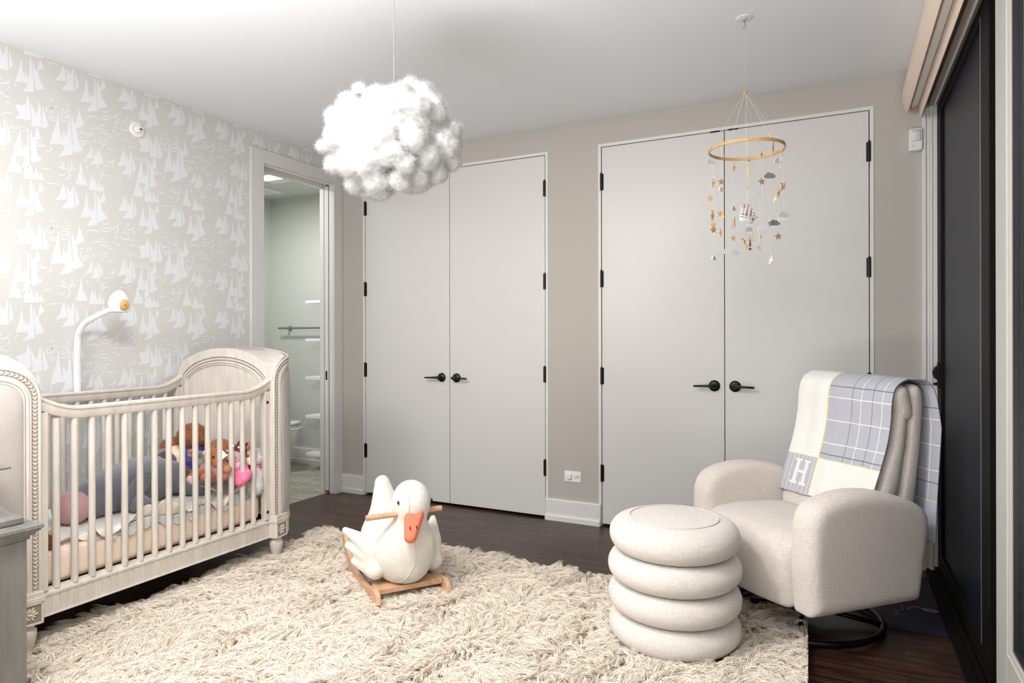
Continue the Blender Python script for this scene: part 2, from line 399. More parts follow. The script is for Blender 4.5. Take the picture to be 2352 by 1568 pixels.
# swirling brush strokes: (points in crop px, width m)
STR = []
def stk(pts, w=.006): STR.append((r1(pts), w))
def arc(cx, cy, rx, ry, a0, a1, w=.006, n=12):
    stk([(cx+rx*math.cos(math.radians(a0+(a1-a0)*i/n)), cy+ry*math.sin(math.radians(a0+(a1-a0)*i/n))) for i in range(n+1)], w)
for a in ((90,310,150,360,240,350),(90,360,150,405,235,400),(280,345,340,380,450,380),(640,570,680,550,740,560),(1030,95,1110,120,1180,80),(1140,155,1250,190,1400,70),
          (1040,165,1100,185,1200,190),(1250,345,1300,350,1350,355),(1150,545,1220,565,1280,550),(1430,550,1470,555,1490,560),(1530,720,1580,660,1680,650),
          (720,1050,760,1035,790,1030),(520,1200,550,1230,600,1230),(0,1310,60,1290,150,1300),(70,1560,180,1545,310,1545),(930,1130,980,1125,1010,1115),(1500,1240,1560,1230,1610,1210),
          (1330,1280,1380,1270,1420,1240),(1530,380,1590,410,1640,400),(840,460,920,430,980,420),(980,400,1040,370,1100,360),(1000,470,1100,500,1250,510),(1020,490,1120,510,1150,525),
          (950,445,1050,430,1180,470),(1220,410,1280,440,1320,470),(1290,500,1340,480,1380,495),(180,135,230,160,255,185),(100,50,150,55,195,30),(1650,480,1620,500,1580,480),
          (1780,1350,1900,1310,1930,1300),(0,880,40,900,20,870),(1700,250,1720,200,1745,200)):
    stk([(a[0],a[1]),(a[2],a[3]),(a[4],a[5])], .007)
for a in ((120,222,70,48,-60,300),(370,280,80,40,-160,200),(410,120,50,40,-150,160),(420,170,90,35,20,200),(880,265,110,40,150,400),(1125,205,95,40,-10,200),(1260,215,80,80,-60,100),
          (1470,140,55,35,-100,120),(1540,140,100,80,-20,140),(1490,240,60,40,0,260),(1570,260,60,50,-60,80),(1470,350,75,35,-80,250),(830,590,60,50,100,320),(860,590,40,30,90,330),(700,670,35,50,90,270),
          (780,760,90,75,170,330),(780,790,65,55,150,300),(940,675,40,30,60,330),(1060,670,40,50,90,280),(1140,660,50,40,60,340),(1110,780,60,70,170,290),(1230,740,80,40,30,200),(300,1180,70,50,-120,160),
          (370,1160,100,90,10,140),(420,1150,95,150,-40,100),(320,1330,60,45,-20,190),(400,1330,80,90,-40,110),(1170,960,90,45,-30,120),(1190,960,90,80,-30,60),(1150,1050,50,35,-30,200),(1230,1060,25,40,-90,120),
          (1060,1220,40,50,100,270),(1110,1210,45,40,60,300),(1090,1330,60,90,140,280),(1130,1290,60,40,140,340),(60,930,80,55,-70,120),(2030,1060,45,40,90,300),(2070,1050,40,35,60,300),(2060,1120,60,50,140,340),
          (800,1160,10,40,90,270),(1700,840,50,35,-60,240),(1820,870,55,30,-160,180)):
    arc(*a, w=.0075 if a[2] > 60 else .006)
def clip(poly, ax, lim, keep_less):
    out = []
    for i in range(len(poly)):
        a, b = poly[i-1], poly[i]; ia = (a[ax] <= lim) == keep_less; ib = (b[ax] <= lim) == keep_less
        if ia != ib:
            t = (lim-a[ax])/(b[ax]-a[ax]); out.append(tuple(a[k]+t*(b[k]-a[k]) for k in range(2)))
        if ib: out.append(b)
    return out
TY, TZ = .6155, .604
from mathutils.geometry import tessellate_polygon
tile = []
for p in POL:
    tile.append([tuple(at_x(a, b, 0)[1:]) for a, b in p])
for p, w in STR:
    q = [np.array(at_x(a, b, 0)[1:]) for a, b in p]
    q = smoothpath(q, 3) if len(q) == 3 else q
    L_, R_ = [], []; n = len(q)
    for i in range(n):
        t = q[min(i+1, n-1)]-q[max(i-1, 0)]; t = t/np.linalg.norm(t); nn = np.array([-t[1], t[0]]); ww = w*.5*math.sin(PI*(i+.6)/(n+.2))
        L_.append(tuple(q[i]+nn*ww)); R_.append(tuple(q[i]-nn*ww))
    tile.append(L_+R_[::-1])
wl = MB()
wl.box(-.12, 0, -5.2, -.775, 0, CEIL).box(-.12, 0, -.775, -.075, 2.425, CEIL).box(-.12, -.09, -.075, 0, 0, CEIL).box(-.035, 0, -.075, 0, 0, CEIL)
for iy in range(-4, 3):
    for iz in range(-4, 3):
        for pk, p in enumerate(tile):
            q = [(a+iy*TY, b+iz*TZ) for a, b in p]
            q = clip(clip(q, 1, CEIL, True), 1, 0.12, False)
            for reg in (0, 1):
                s = clip(clip(q, 0, -.85, True), 0, -4.6, False) if reg == 0 else clip(clip(clip(q, 0, -.85, False), 0, -.002, True), 1, 2.45, False)
                if len(s) >= 3:
                    ys = [v[0] for v in s]; zs = [v[1] for v in s]
                    if (max(ys)-min(ys))*(max(zs)-min(zs)) > 1e-6: 
                        for tri in tessellate_polygon([[Vector((a, b, 0)) for a, b in s]]):
                            (a0, b0), (a1, b1), (a2, b2) = (s[k] for k in tri); ar = (a1-a0)*(b2-b0)-(a2-a0)*(b1-b0)
                            if abs(ar) > 2e-7: wl.add([(.0002+pk*.000006, a, b) for a, b in (s[k] for k in (tri if ar > 0 else tri[::-1]))], [(0, 1, 2)], 1)
struct(wl, 'wall_left', [m_wallbase, m_wallprint], 'left wall papered in cream and white sailboats', fixn=False)

# ---- closet wall: piers, header and dark closets behind
D1 = (.2434, 1.0114, 1.7662); D2 = (2.164, 2.925, 3.677); DT = 2.436; FR = .022
wb = MB()
for a, b in ((0, D1[0]-FR), (D1[2]+FR, D2[0]-FR), (D2[2]+FR, 4.15)): wb.box(a, b, 0, .12, 0, CEIL)
for d in (D1, D2): wb.box(d[0]-FR, d[2]+FR, 0, .12, DT+FR, CEIL)
struct(wb, 'wall_back', m_beige, 'beige wall around the two closets')
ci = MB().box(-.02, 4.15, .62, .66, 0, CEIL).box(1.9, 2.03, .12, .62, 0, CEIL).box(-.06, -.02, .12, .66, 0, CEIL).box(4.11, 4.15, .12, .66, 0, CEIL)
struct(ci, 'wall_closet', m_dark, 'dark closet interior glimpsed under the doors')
TH = {'h': (2.213, 1.5896, .9657, .3402)}
def closet_frame(i, d):
    f = MB()
    f.box(d[0]-FR, d[0]-.003, -.004, .1, 0, DT+FR).box(d[2]+.003, d[2]+FR, -.004, .1, 0, DT+FR).box(d[0]-.003, d[2]+.003, -.004, .1, DT+.003, DT+FR)
    f.box(d[0]-.004, d[0]+.004, .045, .06, 0, DT).box(d[2]-.004, d[2]+.004, .045, .06, 0, DT)
    struct(f, 'trim_%d' % i, m_trim, 'thin white frame around the %s closet opening' % ('narrower left' if i == 1 else 'wider right'), bevel=.0015)
closet_frame(1, D1); closet_frame(2, D2)
def leaf(num, x0, x1, hx, lx, ld, label):
    """one flush closet door: hx hinge side, lx lever centre, ld lever direction"""
    r = struct(MB().box(x0+.0022, x1-.0022, 0, .04, .016, DT-.001), 'door_%d' % num, m_door, label, bevel=.0015)
    for z in TH['h']:
        h = MB().tube([(hx, -.007, z-.053), (hx, -.007, z+.053)], .0075, 10)
        for k in range(5): h.tube([(hx, -.007, z-.0525+k*.021), (hx, -.007, z-.0525+k*.021+.0192)], .0082, 10)
        h.tube([(hx, -.007, z+.053), (hx, -.007, z+.058)], .006, 8).box(hx-.014, hx+.014, -.002, .0, z-.052, z+.052)
        h.build('hinge', m_black, r, smooth=True, auto=40)
    hd = MB().lathe([(.033, 0), (.0335, .004), (.031, .009), (.022, .012), (.013, .015), (.011, .03), (.0115, .045), (.012, .052)], (lx, 0, .925), 28, axis='y')
    o = hd.build('handle', m_black, r, smooth=True, auto=50)
    for v in o.data.vertices: v.co.y = -v.co.y
    o.data.flip_normals()
    lv = MB().tube([(lx-ld*.012, -.05, .925), (lx+ld*.02, -.052, .926), (lx+ld*.06, -.054, .925), (lx+ld*.112, -.054, .923)], [.010, .0085, .0068, .0062], 12)
    lv.build('lever', m_black, o, smooth=True)
    return r
leaf(2, D1[0], D1[1], D1[0], .944, -1, 'leftmost flush white closet door, next to the bathroom doorway')
leaf(3, D1[1], D1[2], D1[2], 1.070, 1, 'flush white closet door behind the goose rocker head, hinged beside the beige pier')
leaf(4, D2[0], D2[1], D2[0], 2.866, -1, 'tall flush closet door hinged on the pier with the outlet, behind the ottoman')
a = leaf(5, D2[1], D2[2], D2[2], 2.984, 1, 'tall flush closet door behind the armchair and blanket')
for x0, x1, par in ((2.845, 2.899, 'door_4'), (2.948, 3.002, 'door_5')):
    MB().box(x0, x1, -.006, .03, DT-.004, DT+.004).build('roller_catch', m_black, bpy.data.objects[par], bevel=.001)

# ---- baseboards (board with a shoe strip)
def bboard(name, segs, axis, label):
    b = MB()
    for a0, a1, f, sgn in segs:   # face coordinate f, sgn direction into the room
        prof = [(f, 0), (f+sgn*.027, 0), (f+sgn*.027, .03), (f+sgn*.023, .037), (f+sgn*.016, .037), (f+sgn*.016, .134), (f+sgn*.013, .14), (f, .14)]
        if axis == 'x': b.prism([(p[0], p[1]) for p in prof], a0, a1, 'x')
        else: b.prism([(p[0], p[1]) for p in prof], a0, a1, 'y')
    return struct(b, name, m_trim, label)
bboard('baseboard_back', [(.02, D1[0]-.008, 0, -1), (D1[2]+.006, D2[0]-.008, 0, -1), (D2[2]+.006, 3.93, 0, -1)], 'x', 'white baseboard along the foot of the closet wall')
bboard('baseboard_left', [(-5.2, -.9, 0, 1)], 'y', 'white baseboard under the sailboat wallpaper')

# ---- bathroom doorway: casing, jamb, pocket door
c = MB().box(0, .02, -.897, -.79, 0, 2.5).box(0, .02, -.1, -.004, 0, 2.5).box(0, .02, -.79, -.1, 2.41, 2.5).box(.02, .03, -.1, -.004, 0, .1).box(.02, .03, -.897, -.79, 0, .1)
struct(c, 'trim_3', m_trimgrey, 'pale grey flat casing around the bathroom doorway', bevel=.0015)
j = MB().box(-.032, 0, -.1, -.075, 0, 2.41).box(-.128, -.088, -.1, -.075, 0, 2.41).box(-.032, 0, -.775, -.1, 2.405, 2.425).box(-.128, -.088, -.775, -.1, 2.385, 2.425)
j.box(-.012, -.004, -.775, -.1, 2.398, 2.41).box(-.128, 0, -.8, -.775, 0, 2.425)
struct(j, 'trim_4', m_trim, 'white jamb lining of the bathroom doorway', bevel=.001)
pd = struct(MB().box(-.08, -.042, -.1, -.094, .02, 2.40).box(-.08, -.042, -.094, -.0925, .02, 2.40), 'door_1', m_trim, 'edge of the white pocket door tucked into the bathroom doorway', bevel=.001)
MB().box(-.068, -.054, -.1035, -.1, .885, .955).build('latch', m_black, pd, bevel=.001)
MB().tube([(-.061, -.106, .905), (-.061, -.1, .905)], .005, 10).build('latch_button', m_steel, pd)

# ---- bathroom shell
bw = MB().box(-1.6, -.03, .731, .8, 0, 2.6)
struct(bw, 'wall_bathroom_far', m_bath, 'grey green bathroom wall with the towel bar')
struct(MB().box(-1.65, -1.55, -2, .8, 0, 2.6), 'wall_bathroom_left', m_bath, 'shaded bathroom side wall behind the toilet')
struct(MB().box(-1.6, -.12, -2.05, -2, 0, 2.6).box(-.12, -.1, 0, .8, 0, 2.6), 'wall_bathroom_near', m_bath, 'near wall of the bathroom')
bb = MB().prism([(.731, 0), (.708, 0), (.708, .04), (.716, .045), (.716, .142), (.719, .148), (.731, .148)], -1.55, -.12, 'x')
struct(bb, 'baseboard_bathroom', m_trim, 'white baseboard at the foot of the bathroom wall')

# ---- wall behind the camera with an added window for sky fill, and the right wall around the glass doors
struct(MB().box(0, .5, -5.3, -5.2, 0, CEIL).box(3.5, 4.15, -5.3, -5.2, 0, CEIL).box(.5, 3.5, -5.3, -5.2, 0, .7).box(.5, 3.5, -5.3, -5.2, 2.3, CEIL), 'wall_front', m_beige, 'beige wall behind the viewer with a window opening added for fill light')
wf = MB()
for x in (.5, 1.47, 2.47, 3.44): wf.box(x, x+.06, -5.28, -5.22, .7, 2.3)
wf.box(.5, 3.5, -5.28, -5.22, .7, .76).box(.5, 3.5, -5.28, -5.22, 2.24, 2.3)
struct(wf, 'window_fill', m_white, 'white framed window added behind the viewer for fill light', bevel=.003)
struct(MB().box(3.95, 4.15, -5.2, .0, 2.44, CEIL).box(4.0, 4.15, -5.2, -4.75, 0, 2.44), 'wall_right', m_beige, 'beige wall strip above the glass doors')

# ---- right side: white jamb steps, dark sliding screen door, white glazed door, track
m_alu = mat('white_aluminium', (226, 226, 224), .35)
m_brown = mat('espresso_frame', (17, 14, 12), .6, spec=.2, var=.3, vscale=6, stretch=(30, 30, 1))
m_screen = mat('dark_blue_screen', (22, 26, 39), .42, spec=.3, bump=.05, bscale=900, bdist=.0006, var=.08, vscale=900)
m_silver = mat('silver_edge', (128, 128, 128), .35, metal=.6)
m_bead = mat('glazing_bead', (184, 178, 168), .5)
m_gasket = mat('gasket', (20, 22, 26), .5)
m_gasket2 = mat('spacer', (38, 40, 42), .4)
tr = MB().box(3.918, 3.936, -.028, 0, 0, 2.40).box(3.936, 3.951, -.018, 0, 0, 2.41).box(3.951, 3.964, -.034, 0, 0, 2.42).box(3.964, 3.985, -.03, 0, 0, 2.44)
struct(tr, 'trim_5', m_alu, 'stepped white jamb of the sliding glass door', bevel=.003)
m_taupe = mat('taupe_soffit', (150, 138, 126), .6)
hd = MB().box(3.944, 3.963, -4.75, -.034, 2.405, 2.44, 0).box(3.963, 3.971, -4.75, -.034, 2.392, 2.44, 1).box(3.971, 3.984, -4.75, -.034, 2.41, 2.44, 0)
struct(hd, 'trim_6', [m_taupe, m_alu], 'taupe and white head track above the sliding doors')
dk = MB().box(3.985, 4.02, -.14, -.03, .03, 2.40).box(3.985, 4.02, -1.33, -1.19, .03, 2.40).box(3.985, 4.02, -1.19, -.14, .03, .12).box(3.985, 4.02, -1.19, -.14, 2.352, 2.40)
sd = struct(dk, 'door_6', m_brown, 'dark espresso framed sliding door with a black screen beside the armchair', bevel=.003)
MB().box(3.999, 4.006, -1.19, -.14, .12, 2.352).build('screen_panel', m_screen, sd)
MB().box(3.984, 3.999, -1.19, -1.178, .12, 2.352).build('glazing_strip', m_silver, sd)
hb = MB().box(3.975, 3.985, -.105, -.075, .955, 1.085)
hb.build('latch_plate', m_black, sd, bevel=.003)
MB().prism([(3.976, .995), (3.962, 1.005), (3.954, 1.025), (3.954, 1.04), (3.962, 1.06), (3.976, 1.07)], -.1, -.08, 'y').prism([(3.976, .965), (3.957, .97), (3.957, .98), (3.976, .985)], -.098, -.082, 'y').build('latch_handle', m_black, sd, bevel=.003)
gd = MB().box(3.95, 3.995, -1.775, -1.635, .03, 2.43).box(3.95, 3.995, -3.0, -2.86, .03, 2.43).box(3.95, 3.995, -2.86, -1.775, .03, .333).box(3.95, 3.995, -2.86, -1.775, 2.30, 2.43)
m_alu2 = mat('grey_white_frame', (178, 177, 171), .45)
g = struct(gd, 'door_7', m_alu2, 'white framed glass door at the right edge of the view', bevel=.004)
def ringbox(y0, y1, z0, z1, t, xa, xb): return MB().box(xa, xb, y0, y0+t, z0, z1).box(xa, xb, y1-t, y1, z0, z1).box(xa, xb, y0+t, y1-t, z0, z0+t).box(xa, xb, y0+t, y1-t, z1-t, z1)
ringbox(-2.86, -1.775, .333, 2.30, .012, 3.956, 3.978).build('glazing_bead', m_bead, g, bevel=.002)
ringbox(-2.848, -1.787, .345, 2.288, .009, 3.962, 3.982).build('glass_spacer', m_gasket2, g)
m_glass = bpy.data.materials.new('window_glass'); m_glass.use_nodes = True
_b = m_glass.node_tree.nodes['Principled BSDF']; _b.inputs['Base Color'].default_value = (.9, .93, .95, 1); _b.inputs['Transmission Weight'].default_value = 1; _b.inputs['Roughness'].default_value = .005; _b.inputs['IOR'].default_value = 1.52
MB().box(3.974, 3.980, -2.845, -1.79, .348, 2.285).build('glass_pane', m_glass, g)
tk = MB().box(3.93, 3.968, -4.75, -.0, 0, .012).box(3.968, 3.985, -4.75, 0, 0, .03).box(3.985, 4.15, -4.75, 0, 0, .016)
struct(tk, 'trim_7', m_brown, 'dark floor track of the sliding doors', bevel=.002)
struct(MB().box(3.95, 4.1, -4.75, -3.0, .0, 2.44), 'wall_right_near', m_beige, 'beige wall beside the viewer')
struct(MB().box(4.13, 4.15, -4.75, 0, .0, 2.44), 'wall_night', m_dark, 'dark panel standing in for the night outside the glass doors')  # near-black panel put in for the night darkness behind the glass
# ================================================================ CRIB
m_crib = mat('antique_white_wood', (214, 206, 196), .5, var=.07, vscale=5, stretch=(6, 6, 1.2), bump=.12, bscale=40, bdist=.001, bstretch=(6, 6, .6))
m_cribdark = mat('antiqued_wood_dark', (176, 165, 152), .6)  # darker antique-wash tone of the crib wood
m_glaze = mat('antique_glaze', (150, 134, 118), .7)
m_linen = mat('taupe_linen', (178, 170, 164), .9, var=.08, vscale=300, bump=.5, bscale=600, bdist=.0008, sheen=.2)
m_hole = mat('bolt_cap', (40, 32, 26), .5)
YA, YB, XF, XB = -2.606, -1.472, .80, .08         # near/far inner faces, front/back planes
crib = thing('crib', 'antique white wooden crib with slatted sides and arched upholstered ends', 'crib', (.44, -2.04, 0))
_inv = Matrix.Translation((-.44, 2.04, 0))
class CB(MB):
    def build(s, name, mats, parent=None, **kw):
        if parent is crib: s.v = [(a-.44, b+2.04, c) for a, b, c in s.v]; return super().build(name, mats, parent, **kw)
        s.v = [(a-.44, b+2.04, c) for a, b, c in s.v]; return super().build(name, mats, parent, **kw)

# plan of an end panel (far end): outer face bows outwards; local u = distance outwards, v = across (0 front corner .. 1 back corner)
XM = .44; HW = .385
BOW = .22
def plan_out(t):   # t -1..1 across, returns (x, outward offset): superellipse bow, front corner faces the room
    a = min(1, abs(t)); return XM+t*HW, BOW*max(0, 1-a**3)**(1/3)
ARCH = [.985, .173, 2.0, .5]
def arch(t): return ARCH[0]+ARCH[1]*max(0, 1-abs(t)**ARCH[2])**ARCH[3]
PT_T = np.clip(np.array([math.copysign(1-(1-abs(q))**3, q) for q in np.linspace(1, -1, 1601)]), -1, 1)
PT = np.array([plan_out(t) for t in PT_T]); AL = np.r_[0, np.cumsum(np.linalg.norm(np.diff(PT, axis=0), axis=1))]; ST = AL[-1]
def s_of(t): return float(np.interp(-t, -PT_T, AL))
def arch_out(t):
    S = min(s_of(t), ST-s_of(t)); e = .14
    if S < e: return .985+.128*math.sqrt(max(0, 1-(1-S/e)**2))
    return 1.113+.045*math.sin(PI/2*(S-e)/(ST/2-e))
def end_panel(sgn, y0):
    """sgn +1 far end, -1 near end; y0 inner face"""
    NT, NZ = 130, 26; z0 = .235
    m = CB(); ts = [math.copysign(1-(1-abs(q))**3, q) for q in (-1+2*i/NT for i in range(NT+1))]
    ts = [max(-.9999, min(.9999, t)) for t in ts]
    o = len(m.v)
    # shell: inner face flat at y0, outer face following the bow
    for side in (0, 1):
        for t in ts:
            x, d = plan_out(t)
            for k in range(NZ+1):
                z = z0+((arch_out(t) if side else arch(t))-z0)*k/NZ
                top = max(0, (k/NZ-.93)/.07)
                dd = d*(1-.18*top*top)
                m.v.append((x, y0+sgn*(dd if side else 0), z))
    W = NZ+1; S = (NT+1)*W
    for i in range(NT):
        for k in range(NZ):
            a = i*W+k; m.f.append((a, a+W, a+W+1, a+1)); m.f.append((S+a, S+a+1, S+a+W+1, S+a+W)); m.m += [0, 0]
        a = i*W+NZ; m.f.append((a, a+W, S+a+W, S+a)); a = i*W; m.f.append((a, S+a, S+a+W, a+W)); m.m += [0, 0]
    for i in (0, NT):
        for k in range(NZ):
            a = i*W+k; m.f.append((a, a+1, S+a+1, S+a)); m.m.append(0)
    p = m.build('end_panel', m_crib, crib, smooth=True, auto=50)
    # raised top cap moulding following arch
    _pt, _al = PT, AL; _z = np.array([arch_out(t) for t in PT_T])
    OUT = np.concatenate([np.stack([np.zeros(60), np.linspace(z0+.01, _z[0], 60)], 1), np.stack([_al, _z], 1)[1:-1], np.stack([np.full(60, ST), np.linspace(_z[-1], z0+.01, 60)], 1)])
    _d = np.r_[0, np.cumsum(np.linalg.norm(np.diff(OUT, axis=0), axis=1))]; _s = np.linspace(0, _d[-1], 500); OUT = np.stack([np.interp(_s, _d, OUT[:, k]) for k in (0, 1)], 1)
    for _ in range(3): OUT[1:-1] = .5*OUT[1:-1]+.25*(OUT[:-2]+OUT[2:])
    _g = np.gradient(OUT, axis=0); _g /= np.linalg.norm(_g, axis=1)[:, None]; NRM = np.stack([_g[:, 1], -_g[:, 0]], 1)
    def border(off_t, zoff):
        Q = OUT+NRM*off_t
        for _ in range(4): Q[1:-1] = .5*Q[1:-1]+.25*(Q[:-2]+Q[2:])
        x = np.interp(Q[:, 0], _al, _pt[:, 0]); dd = np.interp(Q[:, 0], _al, _pt[:, 1])
        return np.stack([x, y0+sgn*dd, np.maximum(Q[:, 1], z0+.01)], 1)
    def resample(P, step):
        d = np.r_[0, np.cumsum(np.linalg.norm(np.diff(P, axis=0), axis=1))]; n = int(d[-1]/step)
        s = np.linspace(0, d[-1], n+1); return np.stack([np.interp(s, d, P[:, k]) for k in range(3)], 1)
    def normal_at(q):
        t = PT_T[int(np.argmin((PT[:, 0]-q[0])**2+(PT[:, 1]-abs(q[1]-y0))**2))]
        S_ = s_of(max(-1, min(1, t))); S_ = min(max(S_, .004), ST-.004); b = np.array([np.interp(S_-.004, AL, PT[:, k]) for k in (0, 1)]); a = np.array([np.interp(S_+.004, AL, PT[:, k]) for k in (0, 1)]); tg = np.array([b[0]-a[0], sgn*(b[1]-a[1]), 0]); tg /= np.linalg.norm(tg)
        nrm = np.array([-tg[1], tg[0], 0])*sgn; return nrm, tg
    # edge mouldings either side of the rope
    mo = CB()
    for off, r in ((.006, .006), (.037, .0045), (.046, .007), (.058, .0045)):
        P = resample(border(off, 0), .012); mo.tube([q+normal_at(q)[0]*.001 for q in P], r, 8)
    mo.build('edge_moulding', m_crib, p, smooth=True)
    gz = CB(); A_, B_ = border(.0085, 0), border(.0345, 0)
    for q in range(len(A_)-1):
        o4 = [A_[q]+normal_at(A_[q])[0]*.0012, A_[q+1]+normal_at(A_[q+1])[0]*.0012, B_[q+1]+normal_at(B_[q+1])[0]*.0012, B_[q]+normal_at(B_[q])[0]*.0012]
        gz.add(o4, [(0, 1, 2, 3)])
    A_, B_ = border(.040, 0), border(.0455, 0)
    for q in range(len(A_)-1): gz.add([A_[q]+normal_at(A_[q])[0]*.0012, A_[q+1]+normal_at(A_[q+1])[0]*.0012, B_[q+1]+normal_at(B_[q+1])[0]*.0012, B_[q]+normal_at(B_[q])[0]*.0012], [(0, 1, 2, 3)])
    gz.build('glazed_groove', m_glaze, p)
    rp = CB(); P = resample(border(.0215, 0), .0155); Q = np.gradient(P, axis=0)
    for q, dq in zip(P, Q):
        n_, tg = normal_at(q); dq = dq/np.linalg.norm(dq); side = np.cross(n_, dq)
        for sd in (1, -1):
            ax = dq*.75+side*.66*sd; ax /= np.linalg.norm(ax); b_ = np.cross(n_, ax)
            R = Matrix((ax, b_, n_)).transposed()
            rp.ell(q+n_*.001+side*sd*.0015, (.0105, .0038, .0036+.001*sd), R, 8, 5)
    rp.build('rope_carving', m_crib, p, smooth=True)
    bgm = CB()
    o = len(bgm.v)
    # linen field (outer face), slightly padded
    NL, NK = 90, 30; Q6 = OUT+NRM*.06
    for i in range(NL+1):
        S_ = .06+(ST-.12)*(.5-.5*math.cos(PI*i/NL)); x = np.interp(S_, _al, _pt[:, 0]); d = np.interp(S_, _al, _pt[:, 1])
        q = Q6[(Q6[:, 0] > .055) & (Q6[:, 0] < ST-.055) & (Q6[:, 1] > .8)]; q = q[np.argsort(q[:, 0])]; zt = np.interp(S_, q[:, 0], q[:, 1])
        for k in range(NK+1):
            z = z0+.02+(zt-z0-.02)*k/NK
            pad = .012*(1-max(abs(2*i/NL-1), abs(2*k/NK-1))**8)
            n_, _tg = normal_at(np.array([x, y0+sgn*d, z])); bgm.v.append(tuple(np.array([x, y0+sgn*d, z])+n_*(.002+pad)))
    for i in range(NL):
        for k in range(NK):
            a = i*(NK+1)+k; bgm.f.append((a, a+NK+1, a+NK+2, a+1)); bgm.m.append(0)
    bgm.build('linen_panel', m_linen, p, smooth=True)
    # inner field: recessed board with its own rope border
    inn = CB()
    def ib(off):
        e = off/HW; T = 1-e; zt = lambda t: arch(min(.999, abs(t)/(1-e*.55)))-off
        out = [(T, .3+(zt(T)-.3)*k/30) for k in range(31)]+[(T*math.cos(PI*k/70), zt(T*math.cos(PI*k/70))) for k in range(1, 70)]+[(-T, zt(T)-(zt(T)-.3)*k/30) for k in range(31)]
        return resample(np.array([(XM+t*HW, y0-sgn*.001, z) for t, z in out]), .014)
    for off, r in ((.045, .004), (.078, .0065), (.09, .005)): inn.tube(list(ib(off)), r, 8)
    inn.build('inner_moulding', m_crib, p, smooth=True)
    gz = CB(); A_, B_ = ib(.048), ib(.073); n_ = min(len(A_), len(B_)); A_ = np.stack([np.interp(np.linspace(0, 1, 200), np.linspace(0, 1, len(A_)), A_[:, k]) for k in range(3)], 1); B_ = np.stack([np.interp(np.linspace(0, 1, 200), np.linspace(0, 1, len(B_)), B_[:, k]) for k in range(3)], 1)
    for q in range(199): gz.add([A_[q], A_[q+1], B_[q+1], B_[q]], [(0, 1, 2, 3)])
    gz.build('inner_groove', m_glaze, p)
    rp = CB(); P = ib(.061); Q = np.gradient(P, axis=0)
    for q, dq in zip(P, Q):
        dq = dq/np.linalg.norm(dq); n_ = np.array([0, -sgn, 0.]); side = np.cross(n_, dq); ax = dq*.8+side*.6; ax /= np.linalg.norm(ax)
        rp.ell(q, (.0115, .0052, .0045), Matrix((ax, np.cross(n_, ax), n_)).transposed(), 8, 5)
    rp.build('inner_rope_carving', m_crib, p, smooth=True)
    # curved apron of the end with top bead
    ap = CB(); n = 40
    def apx(t, k): x, d = plan_out(t); return (x, y0+sgn*(d+.012*k), 0)
    for (za, zb, kk) in ((.145, .225, .6), (.222, .24, 1.2), (.238, .262, .9)):
        o = len(ap.v)
        for i in range(n+1):
            q_ = -1+2*i/n; t = .998*math.copysign(1-(1-abs(q_))**2.5, q_); a = apx(t, kk)
            for yy in (y0, a[1]):
                for zz in (za, zb): ap.v.append((a[0], yy, zz))
        for i in range(n):
            b = o+i*4
            for q in ((0, 1, 5, 4), (2, 6, 7, 3), (1, 3, 7, 5), (0, 4, 6, 2)): ap.f.append(tuple(b+k for k in q)); ap.m.append(0)
    ap.build('end_apron', m_crib, p, smooth=True, auto=40)
    return p
end_panel(1, YB); end_panel(-1, YA)

